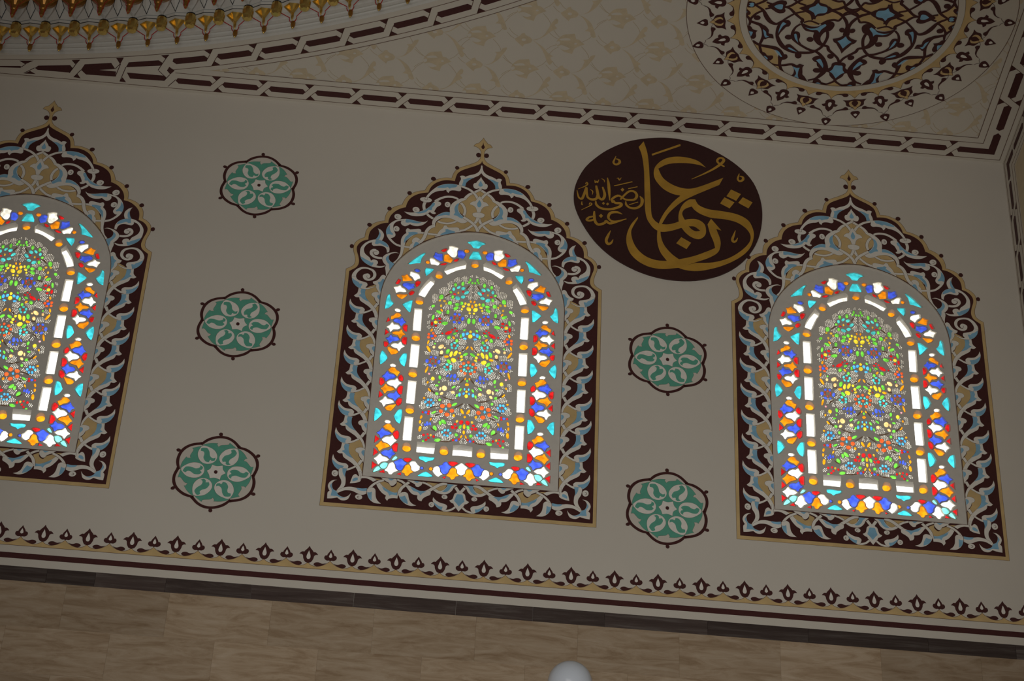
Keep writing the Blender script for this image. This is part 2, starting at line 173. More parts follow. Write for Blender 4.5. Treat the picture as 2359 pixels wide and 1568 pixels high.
CALLIG = [
 ("disc",0,[("D","P",[(644,2663),(653,2788),(709,2944),(795,3064),(894,3160),(1032,3245),(1197,3293),(1349,3303),(1502,3271),(1653,3198),(1778,3102),(1877,2979),(1930,2835),(1948,2672),(1928,2491),(1875,2340),(1786,2204),(1662,2099),(1516,2036),(1370,2014),(1225,2025),(1080,2071),(933,2157),(810,2278),(721,2420),(663,2559)])]),
 ("letter_stroke",0,[("G","P",[(1088,3192,1),(1122,3249,1),(1146,3159),(1158,3059),(1167,2887),(1175,2699),(1181,2578),(1199,2529),(1234,2496,1),(1287,2498),(1330,2512),(1372,2535,1),(1389,2480,1),(1322,2446),(1252,2427),(1203,2447),(1168,2494),(1146,2547),(1135,2638),(1131,2788),(1126,2978),(1111,3112)])]),
 ("letter_stroke",0,[("G","P",[(1562,3052,1),(1504,3109),(1417,3133),(1330,3127),(1258,3090),(1208,3026),(1194,2957),(1209,2892),(1259,2822),(1323,2782),(1380,2770,1),(1323,2697),(1266,2597),(1231,2501),(1221,2426),(1221,2334),(1242,2246),(1287,2172,1),(1371,2195,1),(1322,2236),(1277,2295),(1252,2356),(1243,2428),(1252,2498,1),(1294,2591),(1344,2662),(1401,2725),(1480,2786),(1573,2848),(1652,2900,1),(1682,2971,1),(1538,2882),(1459,2845),(1394,2842),(1323,2867),(1259,2922),(1226,3004,1),(1287,3050),(1359,3071),(1446,3078),(1518,3070)])]),
 ("letter_stroke",0,[("G","P",[(1437,2738),(1483,2748,1),(1507,2699),(1571,2669),(1663,2661),(1769,2645),(1847,2598),(1880,2518),(1882,2444),(1855,2350),(1797,2271),(1705,2197),(1600,2141),(1495,2107),(1412,2107),(1357,2123,1),(1482,2177,1),(1601,2195),(1706,2243),(1791,2316),(1849,2395),(1861,2461),(1831,2522),(1768,2570),(1683,2589),(1591,2592),(1521,2617),(1479,2649),(1458,2680,1),(1411,2651),(1393,2616),(1397,2584),(1418,2535,1),(1386,2474,1),(1368,2535),(1369,2609),(1394,2687)])]),
 ("letter_stroke",0,[("G","P",[(1368,2530,1),(1428,2560),(1492,2567),(1541,2535),(1555,2482),(1547,2426),(1505,2389),(1449,2405),(1407,2447),(1384,2486,1)])]),
 ("letter_counter",0,[("D","P",[(1437,2498,1),(1477,2498),(1516,2466,1),(1484,2458),(1456,2473)])]),
 ("letter_stroke",0,[("G","P",[(1086,2545,1),(1041,2470),(1014,2384),(1011,2302),(1037,2214),(1093,2148),(1170,2107),(1260,2099),(1371,2122,1),(1291,2173,1),(1218,2171),(1148,2195),(1092,2247),(1057,2316),(1042,2397),(1055,2453),(1088,2529,1)])]),
 ("letter_stroke",0,[("G","P",[(1591,2583,1),(1661,2484,1),(1626,2494,1),(1652,2401),(1651,2336),(1630,2280),(1566,2227),(1461,2171),(1364,2120,1),(1284,2174,1),(1371,2197),(1469,2235),(1567,2291),(1616,2323,1),(1606,2377),(1583,2448),(1566,2529,1)])]),
 ("letter_dot",0,[("G","P",[(1734,2867,1),(1802,2832,1),(1768,2767,1),(1701,2801,1)])]),
 ("letter_dot",0,[("G","P",[(1687,2790,1),(1756,2751,1),(1721,2691,1),(1656,2730,1)])]),
 ("letter_dot",0,[("G","P",[(1815,2805,1),(1882,2765,1),(1852,2706,1),(1782,2749,1)])]),
 ("letter_dot",0,[("G","P",[(1385,2394,1),(1452,2351,1),(1420,2291,1),(1350,2335,1)])]),
 ("vowel_mark",0,[("G","P",[(1179,3136,1),(1381,3254,1),(1384,3235,1),(1183,3120,1)])]),
 ("vowel_mark",0,[("G","R",[(1459,2931,4.2),(1539,2986,11.7),(1611,3042,16.7),(1662,3093,20.2),(1687,3130,20.2),(1680,3152,18.5),(1657,3152,15.2),(1641,3127,16.8),(1652,3102,16.8),(1691,3075,11.7)])]),
 ("vowel_mark",0,[("G","R",[(929,3086,4.2),(918,3050,11.7),(912,3023,15.0),(930,3006,16.6),(954,3026,18.3),(951,3051,16.7),(928,3061,7.5)])]),
 ("vowel_mark",0,[("G","R",[(1795,3022,4.2),(1787,2992,11.7),(1783,2968,15.0),(1797,2950,16.7),(1819,2967,18.4),(1818,2991,16.7),(1796,2998,7.5)])]),
 ("vowel_mark",0,[("G","R",[(902,2399,4.0),(885,2352,17.6),(873,2307,19.9),(886,2277,20.7),(907,2290,15.9),(920,2321,4.0)])]),
 ("vowel_mark",0,[("G","R",[(1758,2495,4.1),(1745,2448,14.6),(1735,2410,17.8),(1744,2391,19.3),(1761,2403,12.9),(1772,2430,4.0)])]),
 ("small_letter",0,[("G","R",[(1099,2733,6.6),(1115,2702,22.9),(1109,2654,19.6),(1075,2620,19.5),(1033,2618,17.9),(1006,2643,16.3),(1002,2675,6.5)])]),
 ("small_letter",0,[("G","R",[(912,2649,11.4),(907,2683,16.3),(947,2720,18.0),(975,2707,14.7),(1004,2689,16.3),(1060,2696,18.0),(1078,2735,19.7),(1060,2769,18.1),(1024,2767,16.4),(989,2725,14.7),(965,2685,11.4)])]),
 ("small_letter",0,[("G","R",[(915,2674,14.7),(930,2651,19.6),(969,2650,21.2),(962,2622,21.2),(899,2590,19.5),(835,2591,19.5),(801,2619,17.9),(795,2656,7.3)])]),
 ("small_letter",0,[("G","R",[(872,2877,6.6),(881,2817,19.7),(887,2742,18.0),(891,2670,5.7)])]),
 ("small_letter",0,[("G","R",[(840,2788,11.5),(856,2719,19.6),(842,2673,19.6),(816,2688,19.6),(803,2751,19.7),(795,2795,13.1)])]),
 ("small_letter",0,[("G","R",[(808,2714,16.3),(799,2675,19.6),(767,2664,19.6),(740,2680,16.3),(731,2724,16.3),(728,2773,13.1),(713,2703,18.0),(698,2661,17.9),(676,2677,13.0),(664,2737,4.9)])]),
 ("small_letter",0,[("G","R",[(980,2554,5.7),(942,2568,19.5),(899,2556,21.1),(884,2517,17.8),(900,2488,16.1),(936,2481,19.4),(1009,2515,6.5)])]),
 ("small_letter",0,[("G","R",[(943,2482,19.4),(894,2461,20.9),(869,2481,17.7),(859,2461,19.3),(817,2442,22.5),(794,2470,19.3),(787,2525,17.8),(787,2560,9.7)])]),
 ("small_letter",0,[("G","R",[(795,2516,11.3),(753,2500,16.1),(736,2475,16.1),(760,2471,17.7),(795,2489,12.9)])]),
 ("small_vowel_mark",0,[("G","R",[(785,2845,4.9),(789,2820,9.0),(799,2836,7.4),(804,2822,9.0),(813,2851,4.1)])]),
 ("small_vowel_mark",0,[("G","R",[(831,2863,4.1),(849,2851,8.2),(852,2830,3.3)])]),
 ("small_vowel_mark",0,[("G","R",[(754,2755,4.1),(772,2738,8.2),(770,2708,3.3)])]),
 ("small_vowel_mark",0,[("G","R",[(671,2748,3.3),(718,2779,8.2),(736,2800,9.9),(729,2817,8.2),(721,2798,6.6)])]),
 ("small_vowel_mark",0,[("G","R",[(937,2875,4.1),(948,2881,8.3),(955,2863,9.9),(969,2888,3.3)])]),
 ("small_vowel_mark",0,[("G","R",[(920,2805,9.0),(1046,2858,9.1)])]),
 ("small_vowel_mark",0,[("G","R",[(1017,2790,7.4),(1082,2816,7.4)])]),
 ("small_vowel_mark",0,[("G","R",[(1025,2643,7.3),(1087,2676,7.4)])]),
 ("small_vowel_mark",0,[("G","R",[(700,2638,3.3),(700,2612,11.4),(708,2606,5.7)])]),
 ("small_vowel_mark",0,[("G","R",[(697,2559,3.2),(751,2600,8.1),(768,2620,9.8),(757,2631,7.3),(750,2614,6.5)])]),
 ("small_letter_dot",0,[("G","P",[(978,2794,1),(991,2777,1),(978,2758,1),(964,2774,1)])]),
 ("small_letter_dot",0,[("G","P",[(848,2650,1),(859,2637,1),(849,2622,1),(838,2635,1)])]),
 ("small_letter_dot",0,[("G","P",[(877,2647,1),(888,2634,1),(877,2619,1),(866,2631,1)])]),
 ("small_letter_dot",0,[("G","P",[(833,2540,1),(848,2522,1),(834,2501,1),(818,2519,1)])]),
]
RING_DARK = [
 ("scallop",0,[("O","P",[(0,831,1),(13,804),(48,778),(86,769),(122,773),(146,791),(163,806,1)])]),
 ("comma_leaf",0,[("M","P",[(13,804,1),(31,782),(65,774),(100,768),(114,782),(105,798),(84,800),(63,784),(32,787)])]),
 ("flower",1,[("M","P",[(0,831,1),(22,837),(34,853),(35,874),(57,884,1),(45,901),(29,903,1),(23,927),(0,955,1)])]),
 ("flower_heart",1,[("W","P",[(0,860,1),(11,868),(10,892),(0,912,1)])]),
 ("stem_leaf",0,[("M","P",[(33,989,1),(39,961),(60,933),(93,917),(108,900),(126,903),(135,921),(120,930),(89,935),(55,949),(41,971)]),("M","R",[(135,923,3.0),(156,908,2.6),(175,875,2.6)]),("M","R",[(33,990,3.0),(16,997,3.0),(-1,1018,3.0)])]),
 ("drop",1,[("M","P",[(0,1018,1),(16,1018),(33,1032),(29,1051),(18,1073),(0,1094,1)])]),
 ("drop_heart",1,[("W","P",[(0,1038,1),(11,1050),(7,1063),(0,1070,1)])]),
]
RING_GOLD = [
 ("flower",1,[("M","P",[(0,831,1),(45,838),(82,833,1),(64,858),(58,893),(22,915),(0,942,1)])]),
 ("flower_petal",1,[("O","P",[(0,852,1),(23,849),(39,861),(40,876),(33,896),(15,915),(0,940,1)])]),
 ("flower_heart",1,[("M","P",[(0,847,1),(16,853),(23,869),(15,889),(0,906,1)])]),
 ("drop",1,[("M","P",[(0,950,1),(21,951),(33,966),(24,988),(0,1026,1)])]),
 ("drop_heart",1,[("W","P",[(0,973,1),(13,984),(0,1003,1)])]),
]
DISC = [
 ("gold_field",0,[("O","P",[(-436,-5,1),(-366,-49),(-304,-24),(-232,-99),(-153,-86),(-82,-78),(-72,-42),(-131,-4),(-61,42),(-76,89,1),(-124,83),(-159,105),(-185,135),(-235,113),(-299,125),(-315,100,1),(-350,76),(-374,50),(-407,13,1)])]),
 ("gold_field",0,[("O","P",[(-127,-2,1),(-64,-22),(-46,-29),(-6,4),(-1,17),(-36,31),(-61,42,1)])]),
 ("gold_field",0,[("O","P",[(-641,-6,1),(-577,-38),(-541,-5),(-581,36,1)])]),
 ("gold_field",0,[("O","P",[(-696,16,1),(-641,0),(-584,42),(-628,83),(-651,139,1),(-680,104),(-696,69)])]),
 ("gold_field",0,[("O","P",[(-298,135,1),(-273,122),(-234,121),(-196,136),(-229,150),(-268,151,1)])]),
 ("gold_field",0,[("O","P",[(-549,384,1),(-506,379),(-464,397),(-434,438),(-411,486),(-402,535,1),(-436,533),(-470,514),(-519,480),(-538,432,1)])]),
 ("gold_field",0,[("O","P",[(-605,351,1),(-559,368),(-551,411),(-565,413,1)])]),
 ("gold_field",0,[("O","P",[(-446,542,1),(-402,543),(-370,599,1),(-405,580)])]),
 ("gold_field",1,[("O","P",[(0,644,1),(-4,663),(-46,695,1),(0,702,1)])]),
 ("scroll",0,[("M","R",[(-123,-5,15.7),(-69,-26,17.9),(-40,-61,20.1),(-11,-111,20.1)])]),
 ("scroll",0,[("M","R",[(-134,1,18.0),(-97,14,20.2),(-57,41,20.3),(-22,86,22.6),(-5,138,25.0),(-2,175,41.0),(-6,219,32.0)])]),
 ("scroll",0,[("M","R",[(-57,44,15.8),(-25,25,15.8),(1,17,15.8)])]),
 ("scroll",0,[("M","R",[(-56,-38,15.7),(-31,-9,15.7),(1,-4,15.7)])]),
 ("scroll",0,[("M","R",[(-54,57,13.5),(-72,88,18.1),(-104,84,18.1),(-144,98,18.1),(-181,134,20.4)])]),
 ("scroll",0,[("M","R",[(-128,193,20.5),(-120,241,20.6),(-127,291,20.7),(-143,337,20.8),(-169,372,20.8),(-208,398,23.2),(-265,407,25.5),(-325,405,23.2),(-376,382,27.7),(-413,348,32.3),(-444,296,27.6),(-460,244,20.6),(-458,178,22.8),(-439,128,18.1),(-406,87,15.8),(-362,48,15.8),(-308,27,15.7)])]),
 ("scroll",0,[("M","R",[(-641,0,15.7),(-584,42,20.3),(-553,97,31.6),(-519,142,29.5),(-477,159,20.4),(-443,129,18.1)])]),
 ("scroll",0,[("M","R",[(-570,30,15.7),(-537,18,15.7),(-504,7,15.7)])]),
 ("scroll",0,[("M","R",[(-448,-4,17.9),(-407,13,18.0),(-369,52,20.3),(-333,85,18.1),(-310,104,22.6),(-314,132,22.7)])]),
 ("scroll",0,[("M","R",[(-316,143,15.9),(-345,178,15.9),(-357,228,20.6),(-346,275,27.5),(-312,315,20.7),(-267,349,18.5),(-215,377,20.8),(-170,389,20.8),(-123,434,23.2),(-93,492,28.0),(-84,547,37.5),(-103,599,32.9),(-135,642,18.9),(-184,664,14.2)])]),
 ("scroll",0,[("M","R",[(-133,325,20.7),(-104,333,20.7),(-91,364,23.1),(-53,399,18.5),(-20,434,18.6),(0,477,18.7)])]),
 ("scroll",0,[("M","R",[(9,644,18.9),(-23,670,16.6),(-56,688,16.6),(-109,679,23.7),(-144,688,14.2)])]),
 ("scroll",0,[("M","R",[(-654,150,20.4),(-616,165,22.7),(-579,180,27.3),(-557,221,22.8),(-546,274,22.9),(-551,318,20.7),(-558,363,18.5),(-545,411,18.5),(-533,437,13.9)])]),
 ("scroll",0,[("M","R",[(-693,90,13.5),(-654,145,20.4),(-655,193,13.7)])]),
 ("scroll",0,[("M","R",[(-583,47,15.8),(-621,77,18.0),(-650,123,18.1),(-654,150,18.2)])]),
 ("scroll",0,[("M","R",[(-612,330,20.7),(-560,363,20.8),(-499,373,27.7),(-447,384,32.4),(-406,418,27.8),(-399,462,41.9),(-401,501,23.3),(-394,545,21.1),(-371,593,18.8),(-347,619,18.8)])]),
 ("scroll",0,[("M","R",[(-492,499,18.7),(-451,534,16.4),(-403,540,16.4),(-364,536,21.1),(-318,523,21.0),(-284,539,23.4)])]),
 ("scroll",0,[("M","R",[(-299,127,13.6),(-255,110,13.6),(-193,133,13.6)])]),
 ("scroll_leaf",0,[("M","P",[(-351,-1,1),(-310,14),(-261,51),(-252,82),(-227,91,1),(-220,63),(-176,48),(-150,19),(-122,0),(-155,-33),(-191,-40),(-227,-68),(-249,-108,1),(-267,-54),(-305,-29)])]),
 ("scroll_leaf_shade",0,[("B","P",[(-286,6,1),(-246,-24),(-243,-48,1),(-224,-32),(-181,-26),(-163,-1),(-172,26),(-213,36),(-234,59,1),(-244,34)])]),
 ("scroll_leaf",1,[("M","P",[(0,197,1),(22,222),(41,241),(83,256,1),(72,282),(51,298,1),(36,324),(17,353),(0,387,1)])]),
 ("scroll_leaf_shade",1,[("B","P",[(0,224,1),(20,254),(48,273,1),(27,297),(0,339,1)])]),
 ("scroll_leaf",0,[("M","P",[(-319,127,1),(-305,163),(-276,198),(-239,207),(-215,210,1),(-216,251),(-197,293),(-160,327),(-123,318,1),(-155,289),(-165,251),(-155,218),(-143,200),(-107,180),(-91,136),(-104,105),(-137,98),(-174,128),(-198,152),(-247,157),(-289,140,1)])]),
 ("scroll_leaf_shade",0,[("B","P",[(-284,169,1),(-244,176),(-203,166),(-183,145),(-155,126,1),(-145,141),(-170,176),(-181,207,1),(-199,187),(-242,189)])]),
 ("scroll_leaf",0,[("M","P",[(-445,264,1),(-435,230),(-417,196),(-408,179),(-389,171),(-382,144),(-393,121),(-414,115),(-449,140),(-463,201),(-461,265)])]),
 ("scroll_leaf_shade",0,[("B","P",[(-452,243,1),(-450,194),(-437,139),(-410,149,1),(-432,176)])]),
 ("scroll_leaf",0,[("M","P",[(-391,362,1),(-382,342),(-356,336),(-310,376),(-273,410,1),(-328,410)])]),
 ("scroll_leaf_shade",0,[("B","P",[(-370,371,1),(-351,366),(-298,402,1),(-339,390)])]),
 ("scroll_leaf",0,[("M","P",[(-560,-3,1),(-529,-27),(-480,-59),(-444,-52),(-437,-31),(-452,-9),(-435,32),(-450,57),(-483,47),(-513,24)])]),
 ("scroll_leaf_shade",0,[("B","P",[(-515,-2,1),(-489,-21),(-462,-21),(-460,3),(-484,16)])]),
 ("scroll_leaf",0,[("M","P",[(-354,222,1),(-336,212),(-311,223),(-301,260),(-303,293),(-277,334,1),(-322,300)])]),
 ("scroll_leaf_shade",0,[("B","P",[(-345,240,1),(-330,238),(-306,315,1),(-333,279)])]),
 ("scroll_leaf",0,[("M","P",[(-112,449,1),(-144,425),(-174,433),(-188,457),(-170,480),(-153,487,1),(-144,519),(-125,540,1),(-156,543),(-166,566),(-145,584),(-110,577),(-84,547)])]),
 ("scroll_leaf_shade",0,[("B","P",[(-159,465,1),(-133,451),(-105,504),(-102,535,1),(-132,496)])]),
 ("scroll_leaf",1,[("M","P",[(0,471,1),(26,471),(47,488),(51,522),(84,546,1),(75,567),(53,575),(42,607),(0,651,1)])]),
 ("scroll_leaf_shade",1,[("B","P",[(0,500,1),(26,502),(35,540),(51,564,1),(30,580),(0,623,1)])]),
 ("scroll_leaf",0,[("M","P",[(-149,683,1),(-145,655),(-120,641),(-94,661),(-84,688,1)])]),
 ("scroll_leaf_shade",0,[("B","P",[(-130,684,1),(-110,676),(-88,688,1)])]),
 ("scroll_leaf",0,[("M","P",[(-585,170,1),(-548,182),(-519,217),(-514,249),(-486,257),(-474,294,1),(-512,292),(-537,306),(-560,232)])]),
 ("scroll_leaf_shade",0,[("B","P",[(-559,213,1),(-536,235),(-527,267),(-508,276,1),(-534,286)])]),
 ("scroll_leaf",0,[("M","P",[(-677,190,1),(-643,197),(-624,222),(-591,232,1),(-600,252),(-594,290),(-615,311),(-649,263)])]),
 ("scroll_leaf_shade",0,[("B","P",[(-667,221,1),(-645,241),(-622,249),(-631,296,1),(-649,263)])]),
 ("scroll_leaf",0,[("M","P",[(-703,32,1),(-670,61),(-660,79),(-669,95),(-693,92)])]),
 ("scroll_leaf_shade",0,[("B","P",[(-699,53,1),(-686,62),(-687,81,1)])]),
 ("scroll_leaf",0,[("M","P",[(-703,-7,1),(-683,-28),(-651,-20),(-637,-1),(-652,25),(-677,14)])]),
 ("scroll_leaf_shade",0,[("B","P",[(-684,-9,1),(-663,-19),(-649,-7),(-663,5)])]),
 ("scroll_leaf",0,[("M","P",[(-405,424,1),(-388,433),(-364,434),(-355,463),(-376,485),(-404,479)])]),
 ("scroll_leaf_shade",0,[("B","P",[(-449,395,1),(-423,409),(-402,440),(-392,456,1),(-408,452)])]),
 ("scroll_leaf",0,[("M","P",[(-555,423,1),(-515,430),(-493,455),(-460,452),(-451,473),(-465,499),(-488,499),(-521,469)])]),
 ("scroll_leaf_shade",0,[("B","P",[(-528,461,1),(-506,462),(-487,482),(-492,499,1)])]),
 ("scroll_leaf",0,[("M","P",[(-327,516,1),(-285,528),(-264,512),(-231,523,1),(-239,546),(-232,590),(-228,612),(-209,633),(-187,670,1),(-308,637,1),(-293,608),(-296,563)])]),
 ("scroll_leaf_shade",0,[("B","P",[(-308,539,1),(-282,550),(-258,548,1),(-262,576),(-258,627),(-238,664,1),(-287,641,1),(-274,600)])]),
 ("scroll_knob",0,[("M","P",[(-15,168),(-16,179),(-22,188),(-31,192),(-41,190),(-49,183),(-54,172),(-53,161),(-47,153),(-38,149),(-28,151),(-20,158)])]),
 ("scroll_knob",0,[("M","P",[(-208,275),(-209,286),(-216,296),(-228,300),(-240,298),(-250,291),(-255,280),(-254,268),(-247,259),(-235,255),(-223,257),(-213,264)])]),
 ("scroll_knob",0,[("M","P",[(-264,429),(-264,445),(-271,457),(-282,463),(-294,460),(-305,449),(-310,434),(-310,417),(-303,405),(-292,400),(-280,403),(-269,413)])]),
 ("scroll_knob",0,[("M","P",[(-353,268),(-354,279),(-362,289),(-374,293),(-387,291),(-398,284),(-403,273),(-401,261),(-393,252),(-381,248),(-368,250),(-358,257)])]),
 ("scroll_knob",0,[("M","P",[(-47,418),(-48,429),(-55,439),(-66,443),(-77,441),(-87,433),(-92,422),(-91,410),(-84,401),(-74,397),(-62,399),(-52,406)])]),
 ("scroll_knob",0,[("M","P",[(-589,111),(-591,123),(-598,132),(-609,136),(-621,134),(-631,127),(-635,116),(-634,105),(-627,96),(-615,92),(-604,93),(-594,101)])]),
]
SPANDREL = [
 ("flower",0,[("A","P",[(-59,-3,1),(-23,-40),(-17,-55),(3,-65,1),(13,-44),(43,-28),(61,-5,1),(49,24),(12,41),(1,68,1),(-16,50),(-48,18)]),("W","P",[(16,-2),(15,4),(10,10),(3,12),(-4,11),(-10,7),(-12,2),(-11,-5),(-7,-10),(0,-13),(8,-12),(13,-8)])]),
 ("leaf_up_a",0,[("A","P",[(60,-4,1),(104,-25),(135,-64),(157,-121),(178,-183),(201,-221),(217,-208),(214,-178,1),(198,-161),(216,-134,1),(197,-116),(177,-99),(153,-66),(121,-33),(88,-9)])]),
 ("leaf_down_a",0,[("A","P",[(62,-3,1),(103,25),(144,60),(174,102),(190,115,1),(214,132,1),(198,150),(214,189),(199,216),(182,198),(156,129),(127,67),(93,26)])]),
 ("leaf_up_b",0,[("A","P",[(58,-1,1),(107,-19),(132,-53),(142,-95),(147,-121),(133,-135,1),(169,-145),(184,-177),(212,-188),(207,-159),(190,-122),(169,-78),(144,-45),(111,-16)])]),
 ("leaf_down_b",0,[("A","P",[(62,2,1),(104,22),(144,58),(166,97),(182,137),(199,192,1),(181,202),(161,181),(154,151),(117,145,1),(136,116),(119,67),(94,28)])]),
 ("palmette",0,[("A","P",[(-52,-313,1),(-21,-354),(28,-367),(54,-373,1),(68,-323,1),(90,-318),(130,-281,1),(103,-265),(67,-233),(54,-181,1),(32,-188),(-5,-199),(-49,-243,1),(-66,-266)]),("W","P",[(-45,-311,1),(-11,-325),(18,-326),(35,-311,1),(13,-306),(-33,-300,1)]),("W","P",[(-49,-246,1),(-22,-257),(19,-242),(35,-229,1),(7,-215),(-25,-221)]),("W","P",[(-71,-281,1),(-43,-292),(-37,-270),(-54,-253,1)]),("W","P",[(78,-284),(78,-280),(74,-276),(70,-274),(64,-275),(60,-277),(59,-282),(60,-286),(63,-290),(68,-292),(73,-291),(77,-288)])]),
 ("stem",0,[("A","R",[(111,-258,2.1),(144,-217,2.1),(166,-179,2.1),(172,-155,2.1)])]),
 ("stem",0,[("A","R",[(194,-117,2.1),(225,-70,2.1),(265,-29,2.1)])]),
 ("stem",0,[("A","R",[(-124,-199,2.1),(-88,-239,2.1),(-40,-260,2.1)])]),
 ("stem",0,[("A","R",[(-126,-373,2.1),(-90,-333,2.1),(-52,-308,2.1)])]),
 ("stem",0,[("A","R",[(113,-303,2.1),(149,-333,2.1),(179,-381,2.1)])]),
 ("stem",0,[("A","R",[(212,-375,2.1),(238,-334,2.1),(277,-304,2.1)])]),
 ("stem",0,[("A","R",[(-114,-58,2.1),(-89,-26,2.1),(-62,-4,2.1)])]),
 ("stem",0,[("A","R",[(181,126,2.2),(211,71,2.2),(250,30,2.2)])]),
]
JUNCTION = [
 ("link",0,[("M","P",[(-3574,-79,1),(-3249,-119,1),(-3235,-113,1),(-3247,-100,1),(-3574,-73,1)])]),
 ("link",0,[("M","P",[(-3245,-172,1),(-3148,-184,1),(-3206,-144,1)])]),
 ("link",0,[("M","P",[(-3224,-47,1),(-3182,-78,1),(-3145,-52,1)])]),
 ("link",0,[("M","P",[(-3145,-112,1),(-3120,-138,1),(-2897,-171,1),(-2881,-142,1),(-2907,-96,1),(-3128,-95,1)])]),
 ("link",0,[("M","P",[(-2880,-223,1),(-2827,-232,1),(-2860,-187,1)])]),
 ("link",0,[("M","P",[(-2881,-54,1),(-2853,-90,1),(-2833,-48,1)])]),
 ("link",0,[("M","P",[(-2825,-133,1),(-2795,-192,1),(-2610,-228,1),(-2586,-172,1),(-2697,-148,1),(-2581,-147,1),(-2590,-96,1),(-2793,-91,1)])]),
 ("link",0,[("M","P",[(-2573,-281,1),(-2520,-291,1),(-2549,-222,1)])]),
 ("link",0,[("M","P",[(-2561,-51,1),(-2540,-96,1),(-2517,-48,1)])]),
 ("link_line",0,[("M","R",[(-3245,-172,5.0),(-3208,-142,5.0)])]),
 ("link_line",0,[("M","R",[(-3208,-142,5.0),(-3236,-113,5.0)])]),
 ("link_line",0,[("M","R",[(-3228,-50,5.0),(-3149,-112,5.0)])]),
 ("link_line",0,[("M","R",[(-2908,-93,5.0),(-2855,-188,5.0),(-2827,-232,5.0)])]),
 ("link_line",0,[("M","R",[(-2881,-54,5.0),(-2825,-133,5.0)])]),
 ("link_line",0,[("M","R",[(-2590,-96,5.0),(-2546,-226,5.0)])]),
 ("link_line",0,[("M","R",[(-2561,-51,5.0),(-2511,-198,5.0)])]),
 ("link_line",0,[("M","R",[(-2880,-220,5.0),(-2860,-187,5.0)])]),
 ("link_line",0,[("M","R",[(-2586,-172,5.0),(-2549,-226,5.0)])]),
 ("link",0,[("M","P",[(-2511,-198,1),(-2488,-249,1),(-2280,-295,1),(-2254,-272,1),(-2266,-244,1)])]),
 ("link",0,[("M","P",[(-2507,-146,1),(-2254,-148,1),(-2234,-128,1),(-2249,-96,1),(-2487,-89,1)])]),
 ("link",0,[("M","P",[(-2262,-345,1),(-2207,-358,1),(-2232,-315,1)])]),
 ("link",0,[("M","P",[(-2227,-201,1),(-2209,-239,1),(-2173,-207,1),(-2205,-166,1)])]),
 ("link_line",0,[("M","R",[(-2252,-96,5.0),(-2208,-164,5.0)])]),
 ("link_line",0,[("M","R",[(-2289,-196,5.0),(-2232,-313,4.9),(-2207,-357,4.9)])]),
 ("link_line",0,[("M","R",[(-2285,-193,5.0),(-2234,-128,5.0)])]),
 ("link_line",0,[("M","R",[(-2226,-43,5.0),(-2168,-119,5.0)])]),
]
